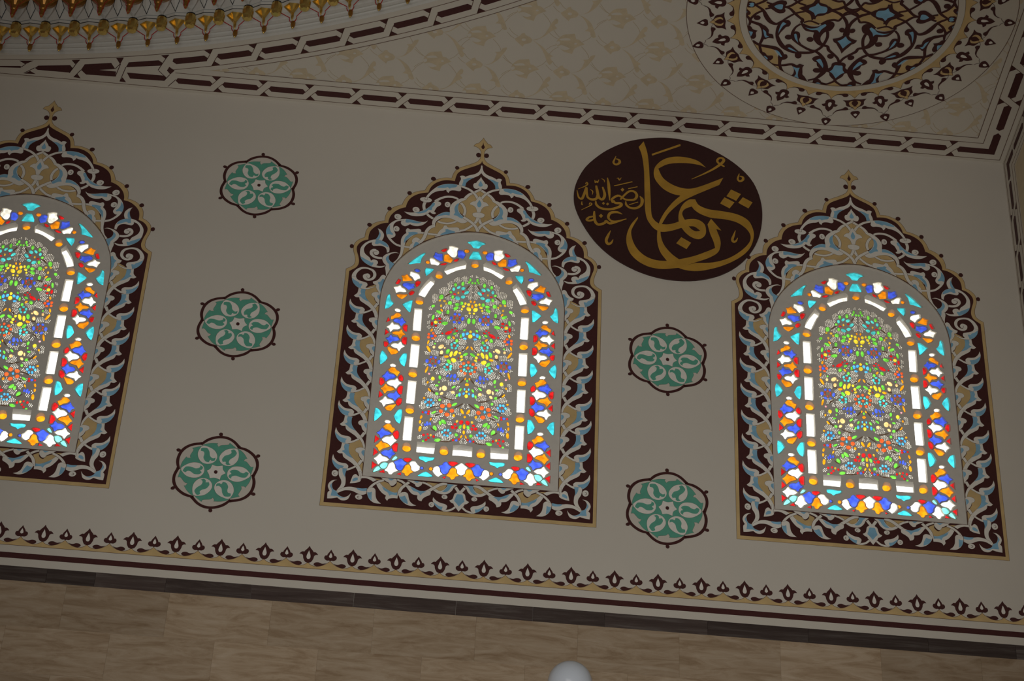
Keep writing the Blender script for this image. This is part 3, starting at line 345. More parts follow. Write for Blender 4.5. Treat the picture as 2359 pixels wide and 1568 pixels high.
GLASS = [
 ("C",1,[(0,2243,1),(29,2236),(58,2226,1),(33,2212),(18,2186,1),(0,2184,1)]),
 ("C",1,[(0,2144,1),(15,2146,1),(26,2123),(41,2088,1),(0,2087,1)]),
 ("O",0,[(73,2150),(71,2144),(65,2140),(57,2139),(51,2142),(48,2148),(50,2153),(56,2158),(64,2158),(71,2156)]),
 ("L",0,[(72,2115,1),(87,2141),(104,2147),(116,2142),(115,2120),(115,2094,1),(100,2090),(85,2084,1),(78,2098)]),
 ("W",0,[(125,2167,1),(140,2169),(156,2175),(177,2175,1),(176,2153),(189,2128),(173,2109),(157,2092),(138,2092),(129,2113),(131,2139)]),
 ("R",0,[(196,2153,1),(211,2148),(230,2135,1),(211,2130)]),
 ("O",0,[(153,2067,1),(174,2083),(183,2101,1),(205,2099,1),(206,2078),(206,2049,1),(186,2045),(164,2040,1)]),
 ("R",0,[(114,2074,1),(131,2067),(142,2055,1),(125,2056)]),
 ("L",0,[(225,2104,1),(247,2100),(269,2111,1),(271,2089),(277,2079),(259,2062),(236,2050),(221,2053,1),(225,2075)]),
 ("W",0,[(239,2025,1),(260,2036),(279,2051),(299,2057),(297,2035),(291,2013,1),(268,2013),(248,2008)]),
 ("R",0,[(190,2028,1),(210,2024),(231,2013,1),(207,2015)]),
 ("O",0,[(326,2025),(324,2019),(320,2016),(314,2015),(309,2018),(307,2023),(309,2028),(313,2032),(319,2032),(324,2030)]),
 ("C",0,[(339,2101,1),(359,2086),(393,2050),(444,1993,1),(412,2005),(388,2013),(368,2015,1),(361,2060)]),
 ("C",0,[(274,1966,1),(323,1969,1),(325,1943),(317,1910,1),(297,1936)]),
 ("L",0,[(395,1947),(392,1942),(385,1938),(377,1937),(369,1939),(367,1943),(369,1948),(376,1952),(385,1953),(392,1951)]),
 ("W",0,[(361,1883,1),(369,1905),(385,1915),(405,1920),(421,1928,1),(424,1902,1),(406,1888),(390,1860,1),(378,1874)]),
 ("O",0,[(409,1860,1),(433,1880),(447,1901,1),(459,1889),(478,1887,1),(470,1873),(469,1849,1),(441,1853)]),
 ("R",0,[(356,1850,1),(371,1852),(383,1838),(376,1807,1),(363,1827)]),
 ("L",0,[(395,1824,1),(415,1822),(441,1829),(462,1823),(465,1809),(446,1796),(425,1777,1),(413,1790),(391,1796,1),(401,1810)]),
 ("R",0,[(487,1851,1),(497,1857,1),(513,1818,1),(498,1823)]),
 ("W",0,[(444,1759,1),(457,1776),(476,1784),(487,1802,1),(499,1789),(524,1785,1),(512,1769),(507,1745,1),(484,1757),(461,1755)]),
 ("R",0,[(391,1760,1),(404,1764),(419,1746),(412,1733,1),(398,1744)]),
 ("O",0,[(433,1733,1),(455,1727),(478,1727),(500,1725,1),(489,1709),(467,1696,1),(449,1713)]),
 ("S",0,[(59,2027,1),(100,2014),(148,1989),(200,1960,1),(181,1932,1),(139,1962),(102,1984),(61,1996,1)]),
 ("S",0,[(261,1846,1),(287,1866,1),(315,1826),(340,1782),(358,1740,1),(316,1724,1),(297,1773),(279,1814)]),
 ("A",0,[(21,2031),(17,2021),(5,2014),(-9,2012),(-21,2017),(-26,2026),(-22,2036),(-11,2043),(4,2045),(16,2040)]),
 ("A",0,[(256,1912),(252,1902),(241,1894),(227,1893),(216,1898),(211,1907),(215,1918),(226,1925),(240,1927),(251,1922)]),
 ("A",0,[(374,1680),(369,1670),(357,1662),(342,1661),(330,1665),(324,1675),(329,1685),(341,1693),(356,1694),(369,1689)]),
 ("C",0,[(399,1687,1),(423,1670),(455,1648,1),(429,1615),(406,1587,1)]),
 ("C",0,[(551,1722,1),(561,1694),(569,1600,1),(543,1618),(521,1650,1),(541,1674)]),
 ("W",0,[(502,1597),(499,1592),(492,1588),(482,1587),(474,1589),(471,1594),(474,1599),(482,1603),(491,1604),(499,1602)]),
 ("O",0,[(464,1554,1),(475,1566),(493,1566),(505,1549),(523,1539,1),(522,1518,1),(498,1534),(476,1543)]),
 ("L",0,[(428,1501,1),(444,1514),(452,1534,1),(464,1516),(484,1521),(504,1511),(492,1496),(470,1494),(454,1469,1),(443,1491)]),
 ("R",0,[(540,1529,1),(550,1489,1),(533,1505,1)]),
 ("W",0,[(462,1452,1),(478,1470),(504,1470),(514,1489,1),(526,1463),(546,1451,1),(530,1443),(520,1416,1),(505,1438),(479,1440)]),
 ("R",0,[(418,1477,1),(431,1474),(438,1456),(432,1439),(418,1424,1)]),
 ("O",0,[(424,1400,1),(442,1413),(450,1437,1),(462,1417),(483,1415),(506,1406),(491,1397),(470,1393),(454,1364,1),(442,1392)]),
 ("R",0,[(550,1429,1),(552,1383,1),(533,1406,1)]),
 ("L",0,[(460,1355,1),(478,1369),(503,1369),(515,1386,1),(525,1364),(543,1357,1),(529,1344),(519,1318,1),(504,1339),(479,1344)]),
 ("R",0,[(414,1373,1),(429,1373),(438,1353),(432,1330),(414,1319,1)]),
 ("W",0,[(422,1304,1),(440,1312),(448,1334,1),(462,1314),(487,1315),(504,1303),(488,1290),(466,1285),(454,1262,1),(443,1288)]),
 ("R",0,[(553,1326,1),(549,1296),(542,1289,1),(531,1308),(537,1322)]),
 ("O",0,[(462,1253,1),(478,1268),(499,1271),(522,1287,1),(524,1271),(500,1232,1),(475,1239)]),
 ("C",0,[(406,1243,1),(425,1234),(444,1191,1),(431,1162),(412,1142,1),(404,1195)]),
 ("C",0,[(561,1250,1),(568,1217),(567,1181),(564,1145,1),(542,1169),(527,1197,1),(540,1223)]),
 ("S",0,[(329,1611,1),(375,1613,1),(375,1440,1),(326,1440,1)]),
 ("S",0,[(326,1314,1),(376,1317,1),(378,1141,1),(327,1140,1)]),
 ("A",0,[(378,1379),(374,1366),(361,1357),(345,1356),(332,1362),(326,1373),(331,1386),(344,1395),(360,1396),(373,1390)]),
 ("W",0,[(498,1141),(495,1136),(488,1132),(480,1131),(472,1133),(469,1138),(472,1143),(479,1147),(488,1148),(495,1145)]),
 ("O",0,[(439,1093,1),(458,1100),(472,1119),(490,1121),(507,1102,1),(491,1087),(466,1078),(452,1061,1)]),
 ("L",0,[(462,1053,1),(477,1064),(502,1068),(516,1088,1),(528,1062),(544,1048,1),(528,1038),(520,1013,1),(503,1033),(478,1037)]),
 ("R",0,[(427,1067,1),(437,1051),(432,1032),(416,1024,1),(415,1048)]),
 ("W",0,[(422,1005,1),(440,1015),(450,1036,1),(461,1020),(486,1016),(508,1000),(491,985),(469,981),(452,961,1),(441,989)]),
 ("R",0,[(555,1032,1),(555,992),(548,976,1),(531,1000,1),(540,1021)]),
 ("O",0,[(462,951,1),(481,964),(506,969),(519,986,1),(529,963),(545,949,1),(532,939),(520,913,1),(507,936),(482,942)]),
 ("R",0,[(412,979,1),(427,974),(438,951),(429,924),(415,920,1)]),
 ("L",0,[(421,901,1),(438,916),(448,937,1),(459,916),(483,914),(499,900),(483,885),(462,881),(452,862,1),(439,887)]),
 ("R",0,[(552,927,1),(553,877,1),(531,899,1)]),
 ("W",0,[(458,850,1),(474,862),(502,867),(514,886,1),(525,861),(545,848,1),(529,837),(518,812,1),(507,833),(478,841)]),
 ("R",0,[(411,880,1),(427,875),(440,848),(429,827,1),(414,845)]),
 ("O",0,[(443,833,1),(461,824),(486,818),(506,802,1),(494,786),(471,784,1),(458,806)]),
 ("C",0,[(405,794,1),(423,785),(444,740,1),(430,708),(409,689,1),(403,744)]),
 ("C",0,[(565,793,1),(568,743),(566,694,1),(546,720),(529,746,1),(544,776)]),
 ("S",0,[(327,1019,1),(375,1020,1),(377,851,1),(328,850,1)]),
 ("S",0,[(328,735,1),(377,735,1),(378,563,1),(328,563,1)]),
 ("A",0,[(378,1082),(373,1070),(361,1062),(345,1060),(332,1066),(326,1077),(331,1089),(343,1098),(359,1100),(372,1094)]),
 ("A",0,[(377,794),(372,782),(360,773),(344,772),(331,778),(326,789),(330,801),(343,809),(359,811),(372,805)]),
 ("W",0,[(499,694),(496,689),(489,686),(480,685),(473,687),(470,692),(472,697),(480,700),(489,701),(496,699)]),
 ("O",0,[(436,642,1),(456,652),(466,671),(485,672),(505,654,1),(489,639),(468,632),(451,614,1)]),
 ("L",0,[(459,605,1),(476,613),(500,621),(514,638,1),(525,615),(543,602,1),(525,590),(518,565,1),(501,588),(477,595)]),
 ("R",0,[(419,627,1),(436,614),(438,595),(422,570,1),(412,576),(411,608)]),
 ("W",0,[(421,556,1),(437,565),(444,589,1),(458,574),(483,572),(505,552),(487,538),(466,529),(452,513,1),(438,536)]),
 ("R",0,[(550,580,1),(552,526,1),(529,557,1)]),
 ("O",0,[(460,507,1),(477,522),(504,526),(514,539,1),(525,519),(543,501,1),(529,490),(519,466,1),(502,487),(478,498)]),
 ("R",0,[(412,532,1),(426,525),(439,502),(428,480),(413,470,1)]),
 ("L",0,[(421,453,1),(439,465),(443,488,1),(460,470),(484,469),(503,453),(485,437),(464,432),(450,416,1),(440,439)]),
 ("R",0,[(550,481,1),(552,427,1),(530,454,1)]),
 ("W",0,[(458,404,1),(478,417),(502,423),(513,440,1),(526,418),(545,404,1),(529,391),(518,365,1),(503,387),(476,393)]),
 ("R",0,[(554,379,1),(554,327,1),(530,359,1)]),
 ("Q",0,[(462,374,1),(482,376),(501,361),(502,345),(486,336),(470,346)]),
 ("Q",0,[(503,333,1),(518,344),(531,329),(544,305,1),(519,318)]),
 ("Q",0,[(406,423,1),(416,430),(434,403,1),(420,410)]),
 ("W",0,[(431,382,1),(448,369),(457,341),(472,323,1),(452,315),(445,300),(432,299),(421,315),(397,329,1),(414,343),(421,370)]),
 ("R",0,[(481,321,1),(506,307,1),(474,306,1)]),
 ("L",0,[(345,389,1),(364,398),(379,415),(396,402),(418,389,1),(405,368),(401,345),(385,334),(369,342),(363,364)]),
 ("R",0,[(314,422,1),(336,424),(359,420,1),(353,408),(335,400,1)]),
 ("O",0,[(329,375,1),(344,368),(352,344),(366,319,1),(349,315),(342,299),(328,300),(320,315),(301,327,1),(316,340),(320,363)]),
 ("R",0,[(373,311,1),(395,301,1),(373,299,1)]),
 ("W",0,[(292,400,1),(308,400),(321,389,1),(310,365),(305,342),(290,334),(271,342),(262,364),(277,378)]),
 ("L",0,[(253,361),(252,358),(249,355),(244,355),(241,357),(240,360),(241,363),(244,366),(248,366),(251,364)]),
 ("O",0,[(197,361),(196,356),(192,352),(187,352),(183,354),(181,359),(183,364),(186,367),(191,368),(195,365)]),
 ("C",0,[(176,445,1),(197,441),(242,445),(266,443,1),(259,428),(238,422),(224,410,1),(209,423),(185,430)]),
 ("C",0,[(176,307,1),(198,319),(217,330),(235,323),(265,302,1),(236,303),(207,302)]),
 ("W",0,[(142,378,1),(158,376),(173,358),(170,342),(155,321),(141,309,1),(132,319),(118,329,1),(130,341)]),
 ("R",0,[(94,310,1),(111,301,1),(101,298,1)]),
 ("L",0,[(66,388,1),(84,398),(97,417),(111,407),(117,394),(138,385,1),(126,370),(122,344),(104,334),(87,342),(79,365)]),
 ("R",0,[(24,421,1),(52,423),(80,421,1),(69,406),(53,396,1)]),
 ("O",0,[(46,376,1),(63,370),(72,342),(87,319,1),(66,312),(56,296),(41,304),(36,319),(16,327,1),(30,341),(34,367)]),
 ("W",1,[(0,416,1),(16,401),(34,388,1),(23,369),(19,343),(0,333,1)]),
 ("S",0,[(174,518,1),(287,518,1),(288,479,1),(180,476,1)]),
 ("S",1,[(0,518,1),(58,516,1),(61,476,1),(0,478,1)]),
 ("A",0,[(141,497),(137,484),(125,475),(109,474),(96,480),(91,492),(95,505),(107,514),(123,515),(136,509)]),
 ("A",0,[(376,501),(372,488),(359,479),(344,477),(331,484),(326,496),(330,509),(342,517),(358,519),(371,513)]),
]
# coloured drops of the middle panel: colour, outline in mm
PETALS = [
 ("N",[(31,1893),(29,1883),(24,1878),(19,1882),(16,1891),(18,1901),(23,1906),(28,1903)]),
 ("N",[(16,1867),(15,1860),(10,1857),(4,1859),(2,1866),(4,1873),(9,1876),(14,1874)]),
 ("N",[(40,1871),(38,1864),(33,1861),(27,1863),(25,1870),(26,1876),(32,1880),(37,1878)]),
 ("N",[(82,1853),(79,1840),(73,1834),(66,1839),(62,1851),(64,1865),(71,1871),(78,1866)]),
 ("N",[(130,1840),(128,1829),(121,1823),(114,1827),(111,1838),(113,1850),(120,1855),(127,1851)]),
 ("T",[(82,1807),(75,1800),(64,1802),(55,1810),(53,1821),(60,1827),(71,1825),(80,1817)]),
 ("T",[(109,1810),(103,1807),(93,1812),(87,1822),(87,1831),(93,1833),(103,1828),(109,1819)]),
 ("T",[(139,1802),(137,1791),(131,1786),(124,1789),(121,1800),(123,1810),(129,1815),(136,1812)]),
 ("T",[(58,1766),(50,1764),(38,1770),(29,1782),(29,1793),(37,1796),(49,1789),(57,1777)]),
 ("T",[(80,1739),(74,1731),(63,1730),(53,1736),(49,1746),(55,1753),(66,1755),(77,1748)]),
 ("T",[(116,1735),(114,1723),(104,1714),(91,1713),(84,1721),(86,1733),(96,1742),(109,1743)]),
 ("R",[(131,1762),(129,1757),(122,1755),(115,1756),(112,1760),(114,1764),(121,1767),(128,1766)]),
 ("R",[(73,1786),(72,1781),(67,1779),(61,1780),(59,1785),(61,1789),(66,1792),(71,1791)]),
 ("M",[(104,1775),(103,1767),(98,1764),(94,1766),(91,1773),(93,1780),(97,1784),(102,1781)]),
 ("M",[(194,1695),(192,1688),(185,1685),(179,1687),(176,1693),(178,1701),(185,1704),(191,1702)]),
 ("M",[(178,1676),(177,1669),(172,1666),(168,1668),(165,1674),(167,1681),(171,1684),(176,1682)]),
 ("M",[(224,1691),(219,1687),(213,1688),(208,1694),(208,1701),(212,1705),(219,1704),(224,1698)]),
 ("M",[(212,1653),(210,1645),(205,1641),(200,1644),(198,1651),(199,1660),(204,1664),(210,1661)]),
 ("N",[(157,1775),(155,1769),(148,1765),(142,1767),(139,1773),(141,1780),(147,1784),(154,1782)]),
 ("N",[(142,1734),(140,1723),(134,1718),(127,1722),(124,1732),(126,1743),(132,1748),(139,1744)]),
 ("N",[(82,1688),(79,1677),(72,1671),(64,1675),(60,1686),(63,1697),(70,1703),(78,1699)]),
 ("N",[(115,1672),(110,1664),(99,1661),(88,1666),(85,1676),(90,1684),(101,1686),(112,1681)]),
 ("N",[(123,1629),(114,1625),(101,1630),(91,1642),(90,1654),(99,1658),(112,1653),(122,1641)]),
 ("N",[(162,1677),(155,1668),(145,1666),(136,1674),(135,1687),(141,1697),(152,1698),(160,1690)]),
 ("N",[(167,1606),(165,1593),(158,1587),(151,1591),(147,1604),(149,1616),(156,1622),(164,1618)]),
 ("N",[(220,1735),(222,1720),(216,1708),(205,1707),(196,1717),(194,1733),(200,1745),(211,1746)]),
 ("N",[(268,1639),(263,1633),(253,1634),(246,1641),(245,1650),(250,1656),(260,1655),(267,1648)]),
 ("N",[(234,1608),(231,1597),(220,1587),(207,1583),(199,1588),(201,1599),(212,1609),(226,1613)]),
 ("N",[(259,1554),(260,1538),(256,1529),(249,1534),(244,1549),(243,1565),(247,1573),(254,1569)]),
 ("N",[(193,1504),(185,1496),(170,1495),(155,1503),(151,1514),(158,1522),(174,1522),(188,1515)]),
 ("N",[(27,1544),(24,1526),(17,1518),(9,1525),(5,1541),(7,1559),(15,1567),(23,1560)]),
 ("Y",[(35,1681),(32,1672),(25,1667),(17,1670),(13,1679),(16,1689),(23,1693),(31,1690)]),
 ("Y",[(54,1689),(53,1680),(47,1676),(42,1679),(39,1687),(41,1695),(46,1699),(52,1696)]),
 ("Y",[(69,1659),(65,1653),(56,1653),(49,1659),(47,1667),(52,1672),(60,1672),(68,1667)]),
 ("Y",[(36,1655),(37,1641),(30,1629),(18,1624),(8,1630),(7,1644),(15,1656),(27,1661)]),
 ("Y",[(74,1638),(73,1632),(68,1628),(63,1630),(60,1637),(62,1643),(67,1647),(72,1644)]),
 ("Y",[(21,1610),(19,1604),(14,1601),(9,1603),(6,1608),(8,1614),(13,1617),(19,1615)]),
 ("Y",[(244,1513),(241,1503),(232,1498),(223,1501),(219,1511),(223,1521),(231,1525),(240,1522)]),
 ("A",[(7,1669),(5,1657),(0,1652),(-6,1656),(-9,1667),(-7,1678),(-2,1683),(4,1679)]),
 ("A",[(18,1705),(14,1698),(10,1696),(7,1701),(7,1709),(10,1716),(15,1718),(18,1714)]),
 ("A",[(206,1626),(207,1619),(203,1611),(197,1605),(192,1606),(191,1612),(195,1620),(201,1626)]),
 ("L",[(66,1562),(66,1549),(62,1541),(54,1544),(49,1554),(48,1567),(53,1575),(60,1573)]),
 ("L",[(90,1593),(88,1586),(81,1583),(75,1585),(72,1591),(74,1597),(81,1601),(87,1599)]),
 ("L",[(118,1588),(113,1583),(105,1584),(100,1590),(100,1598),(106,1603),(113,1602),(118,1596)]),
 ("L",[(141,1557),(139,1547),(133,1542),(127,1546),(124,1556),(126,1566),(132,1571),(138,1567)]),
 ("L",[(121,1529),(120,1522),(114,1516),(106,1515),(101,1521),(103,1528),(109,1534),(116,1535)]),
 ("L",[(87,1520),(83,1514),(76,1514),(70,1519),(69,1526),(73,1532),(80,1532),(86,1527)]),
 ("D",[(99,1582),(98,1577),(93,1574),(89,1576),(87,1581),(88,1586),(93,1589),(97,1587)]),
 ("D",[(116,1573),(114,1566),(111,1563),(106,1565),(105,1571),(106,1578),(110,1581),(114,1579)]),
 ("D",[(117,1557),(116,1552),(112,1549),(109,1551),(107,1556),(108,1561),(112,1564),(115,1562)]),
 ("D",[(101,1542),(99,1537),(95,1535),(91,1536),(89,1541),(91,1545),(95,1548),(99,1546)]),
 ("D",[(83,1567),(81,1562),(78,1559),(73,1561),(72,1566),(73,1572),(77,1575),(81,1573)]),
 ("D",[(84,1551),(82,1546),(78,1544),(74,1545),(72,1550),(74,1555),(78,1558),(82,1556)]),
 ("R",[(218,1544),(215,1537),(208,1534),(200,1536),(197,1542),(199,1549),(207,1553),(214,1551)]),
 ("R",[(210,1516),(209,1511),(204,1509),(199,1510),(196,1515),(198,1519),(203,1522),(208,1520)]),
 ("R",[(241,1536),(239,1531),(233,1529),(228,1530),(225,1534),(228,1538),(233,1541),(238,1539)]),
 ("R",[(263,1497),(261,1485),(256,1479),(250,1483),(247,1496),(249,1508),(254,1514),(260,1510)]),
 ("R",[(238,1483),(235,1478),(229,1475),(223,1477),(220,1482),(223,1487),(229,1490),(235,1488)]),
 ("Y",[(9,1456),(6,1447),(0,1443),(-6,1445),(-9,1454),(-7,1463),(-1,1467),(5,1464)]),
 ("Y",[(16,1419),(12,1407),(3,1400),(-8,1404),(-12,1416),(-9,1429),(1,1435),(11,1431)]),
 ("Y",[(69,1275),(66,1268),(60,1264),(54,1266),(51,1273),(53,1280),(59,1284),(66,1282)]),
 ("Y",[(97,1275),(101,1257),(98,1246),(89,1248),(79,1263),(74,1281),(78,1292),(87,1290)]),
 ("Y",[(125,1264),(126,1247),(120,1238),(112,1242),(107,1258),(106,1275),(111,1284),(119,1279)]),
 ("Y",[(116,1218),(113,1204),(101,1195),(88,1195),(80,1206),(83,1219),(95,1228),(109,1228)]),
 ("Y",[(58,1247),(56,1238),(49,1234),(42,1237),(39,1245),(41,1254),(48,1258),(55,1255)]),
 ("Y",[(55,1216),(50,1212),(42,1215),(36,1221),(35,1228),(40,1231),(48,1229),(54,1223)]),
 ("Y",[(233,1052),(230,1040),(222,1035),(213,1038),(209,1049),(212,1060),(221,1066),(229,1062)]),
 ("B",[(27,1446),(31,1436),(29,1427),(22,1425),(15,1430),(11,1439),(13,1448),(20,1450)]),
 ("B",[(56,1428),(53,1416),(46,1411),(39,1415),(35,1426),(38,1438),(45,1444),(52,1440)]),
 ("B",[(46,1397),(42,1391),(34,1388),(25,1389),(21,1394),(24,1400),(33,1404),(42,1402)]),
 ("N",[(49,1458),(44,1456),(37,1459),(33,1466),(33,1473),(38,1475),(45,1472),(49,1465)]),
 ("N",[(68,1417),(67,1405),(62,1400),(57,1404),(54,1415),(56,1427),(61,1432),(66,1428)]),
 ("N",[(113,1424),(108,1420),(99,1422),(91,1428),(89,1436),(95,1440),(104,1438),(111,1432)]),
 ("N",[(95,1373),(92,1363),(86,1359),(79,1362),(76,1371),(78,1381),(84,1386),(91,1382)]),
 ("N",[(147,1401),(150,1389),(146,1379),(138,1378),(130,1387),(127,1399),(131,1408),(139,1409)]),
 ("N",[(40,1255),(32,1252),(19,1257),(9,1269),(7,1279),(15,1282),(28,1277),(38,1265)]),
 ("N",[(149,1285),(151,1268),(146,1258),(137,1260),(129,1274),(127,1290),(131,1301),(141,1298)]),
 ("N",[(140,1213),(141,1202),(135,1189),(124,1182),(116,1184),(114,1195),(120,1208),(131,1216)]),
 ("N",[(231,1335),(230,1329),(225,1326),(221,1328),(219,1334),(220,1339),(225,1342),(229,1340)]),
 ("N",[(185,1062),(181,1051),(174,1048),(169,1054),(168,1066),(173,1078),(180,1081),(185,1075)]),
 ("N",[(185,1028),(184,1022),(180,1019),(176,1021),(174,1027),(176,1033),(179,1036),(183,1034)]),
 ("N",[(97,985),(91,984),(82,990),(74,999),(73,1007),(79,1008),(89,1002),(96,993)]),
 ("N",[(7,1055),(6,1047),(2,1043),(-3,1046),(-5,1053),(-4,1061),(0,1065),(5,1062)]),
 ("R",[(99,1449),(95,1446),(88,1447),(82,1452),(81,1457),(85,1460),(92,1459),(98,1454)]),
 ("R",[(127,1462),(125,1457),(120,1454),(115,1455),(113,1460),(115,1465),(120,1468),(125,1467)]),
 ("R",[(109,1474),(108,1470),(103,1468),(99,1469),(97,1473),(98,1477),(103,1479),(107,1478)]),
 ("R",[(166,1419),(156,1415),(138,1421),(124,1434),(120,1447),(130,1451),(148,1444),(162,1431)]),
 ("R",[(189,1425),(187,1420),(183,1418),(179,1419),(176,1424),(178,1428),(182,1431),(187,1429)]),
 ("R",[(262,1492),(260,1483),(255,1479),(250,1482),(248,1491),(249,1500),(254,1504),(259,1501)]),
 ("A",[(115,1405),(116,1398),(111,1390),(104,1384),(99,1385),(98,1392),(102,1401),(110,1407)]),
 ("A",[(260,1448),(262,1438),(259,1431),(253,1433),(248,1441),(247,1452),(250,1458),(255,1456)]),
 ("A",[(20,1324),(24,1313),(23,1306),(18,1308),(12,1317),(7,1328),(8,1335),(13,1333)]),
 ("A",[(275,1345),(277,1332),(274,1326),(269,1329),(265,1340),(263,1352),(266,1359),(271,1355)]),
 ("A",[(270,1282),(258,1266),(250,1262),(250,1273),(257,1293),(269,1309),(277,1313),(278,1302)]),
 ("A",[(160,1233),(154,1228),(143,1228),(133,1233),(130,1240),(135,1246),(146,1246),(157,1241)]),
 ("A",[(272,1122),(275,1102),(273,1092),(267,1098),(260,1116),(257,1136),(259,1145),(265,1140)]),
 ("A",[(258,1020),(258,1013),(255,1008),(251,1010),(247,1015),(247,1023),(250,1027),(255,1026)]),
 ("A",[(18,1073),(20,1066),(18,1061),(14,1061),(10,1066),(8,1073),(10,1078),(13,1078)]),
 ("A",[(15,1026),(12,1018),(3,1014),(-6,1016),(-10,1023),(-7,1031),(2,1036),(11,1033)]),
 ("F",[(250,1420),(247,1413),(242,1410),(236,1412),(233,1418),(235,1425),(241,1429),(247,1427)]),
 ("F",[(279,1409),(276,1400),(270,1397),(264,1399),(261,1407),(263,1415),(269,1419),(276,1416)]),
 ("F",[(279,1383),(277,1376),(271,1372),(266,1374),(263,1381),(265,1389),(271,1392),(276,1390)]),
 ("F",[(252,1377),(249,1371),(242,1368),(236,1370),(232,1375),(235,1381),(242,1384),(249,1382)]),
 ("F",[(236,1399),(234,1391),(228,1387),(221,1390),(218,1397),(221,1406),(227,1410),(233,1407)]),
 ("L",[(260,1397),(257,1389),(250,1386),(244,1388),(240,1395),(243,1402),(250,1406),(257,1404)]),
 ("D",[(106,1332),(104,1326),(99,1323),(94,1325),(92,1330),(94,1336),(99,1339),(104,1337)]),
 ("D",[(140,1154),(138,1149),(133,1146),(128,1148),(126,1153),(128,1159),(133,1162),(138,1160)]),
 ("D",[(72,1233),(71,1227),(67,1225),(64,1227),(62,1231),(63,1237),(67,1239),(70,1237)]),
 ("T",[(85,1337),(86,1328),(82,1322),(76,1323),(71,1329),(71,1338),(74,1344),(80,1344)]),
 ("T",[(124,1343),(125,1333),(121,1327),(115,1328),(111,1335),(110,1344),(113,1350),(119,1350)]),
 ("T",[(107,1355),(104,1350),(98,1347),(91,1349),(88,1353),(90,1359),(97,1361),(104,1360)]),
 ("T",[(96,1305),(91,1302),(84,1305),(80,1312),(80,1319),(85,1321),(92,1318),(96,1312)]),
 ("T",[(121,1320),(121,1313),(117,1306),(110,1303),(105,1306),(105,1313),(110,1320),(117,1322)]),
 ("T",[(121,1162),(119,1153),(113,1149),(106,1152),(102,1160),(105,1169),(111,1173),(118,1170)]),
 ("T",[(147,1174),(145,1167),(138,1163),(131,1165),(128,1172),(131,1180),(137,1183),(144,1181)]),
 ("T",[(160,1150),(158,1142),(153,1139),(148,1141),(145,1149),(147,1157),(152,1160),(158,1158)]),
 ("T",[(148,1132),(146,1126),(139,1123),(132,1125),(129,1130),(132,1136),(138,1139),(145,1137)]),
 ("T",[(121,1138),(119,1131),(114,1128),(108,1130),(105,1137),(107,1144),(113,1148),(118,1145)]),
 ("P",[(201,1301),(192,1296),(178,1301),(167,1314),(167,1327),(176,1332),(190,1327),(201,1314)]),
 ("P",[(188,1273),(189,1261),(184,1252),(175,1253),(169,1262),(168,1274),(173,1282),(182,1282)]),
 ("P",[(165,1302),(162,1300),(157,1302),(155,1306),(155,1311),(159,1314),(163,1312),(166,1307)]),
 ("P",[(238,1311),(238,1302),(234,1295),(227,1295),(222,1301),(222,1311),(226,1317),(233,1317)]),
 ("F",[(10,1158),(8,1151),(2,1148),(-4,1150),(-7,1157),(-5,1163),(1,1167),(8,1165)]),
 ("F",[(40,1187),(35,1181),(27,1182),(22,1189),(22,1197),(28,1203),(35,1202),(40,1195)]),
 ("F",[(58,1166),(56,1159),(50,1155),(43,1158),(40,1165),(42,1172),(48,1176),(55,1173)]),
 ("F",[(51,1133),(49,1125),(44,1122),(38,1124),(36,1131),(38,1138),(43,1142),(48,1140)]),
 ("F",[(27,1115),(25,1107),(18,1104),(12,1106),(8,1113),(11,1120),(17,1124),(24,1121)]),
 ("F",[(9,1205),(7,1198),(1,1195),(-5,1197),(-8,1204),(-6,1211),(0,1215),(6,1212)]),
 ("T",[(31,1149),(33,1141),(30,1135),(24,1134),(19,1139),(17,1147),(20,1153),(26,1154)]),
 ("T",[(17,1132),(15,1127),(11,1125),(7,1126),(5,1131),(6,1136),(10,1139),(15,1137)]),
 ("T",[(19,1181),(17,1175),(12,1172),(7,1174),(5,1180),(7,1186),(11,1189),(16,1187)]),
 ("T",[(32,1172),(31,1167),(26,1164),(22,1166),(20,1170),(22,1175),(26,1178),(30,1176)]),
 ("L",[(199,1192),(200,1179),(195,1172),(188,1174),(183,1184),(182,1197),(187,1204),(194,1202)]),
 ("L",[(222,1223),(220,1216),(215,1213),(210,1215),(207,1221),(209,1228),(214,1231),(220,1229)]),
 ("L",[(252,1218),(248,1215),(241,1216),(236,1222),(235,1229),(240,1232),(246,1231),(252,1225)]),
 ("L",[(278,1191),(275,1179),(268,1174),(261,1178),(258,1189),(260,1200),(267,1205),(274,1202)]),
 ("L",[(256,1162),(255,1155),(248,1148),(240,1146),(235,1150),(236,1157),(243,1164),(251,1166)]),
 ("L",[(220,1151),(216,1148),(210,1150),(206,1154),(206,1160),(209,1163),(215,1162),(220,1157)]),
 ("D",[(235,1213),(233,1208),(229,1206),(225,1207),(223,1212),(225,1217),(229,1219),(233,1218)]),
 ("D",[(253,1202),(251,1197),(247,1194),(243,1196),(242,1201),(243,1207),(247,1210),(251,1208)]),
 ("D",[(253,1186),(252,1181),(248,1179),(244,1180),(243,1185),(244,1189),(248,1191),(251,1190)]),
 ("D",[(236,1174),(235,1169),(231,1167),(227,1169),(225,1173),(227,1177),(230,1180),(234,1178)]),
 ("D",[(218,1185),(217,1180),(213,1178),(209,1179),(207,1183),(209,1188),(212,1190),(216,1189)]),
 ("D",[(217,1200),(216,1195),(212,1193),(208,1194),(206,1199),(208,1204),(212,1207),(216,1205)]),
 ("L",[(92,1085),(90,1071),(83,1065),(76,1070),(72,1083),(74,1097),(81,1104),(88,1099)]),
 ("L",[(111,1087),(115,1075),(113,1068),(107,1070),(100,1080),(97,1092),(99,1099),(105,1097)]),
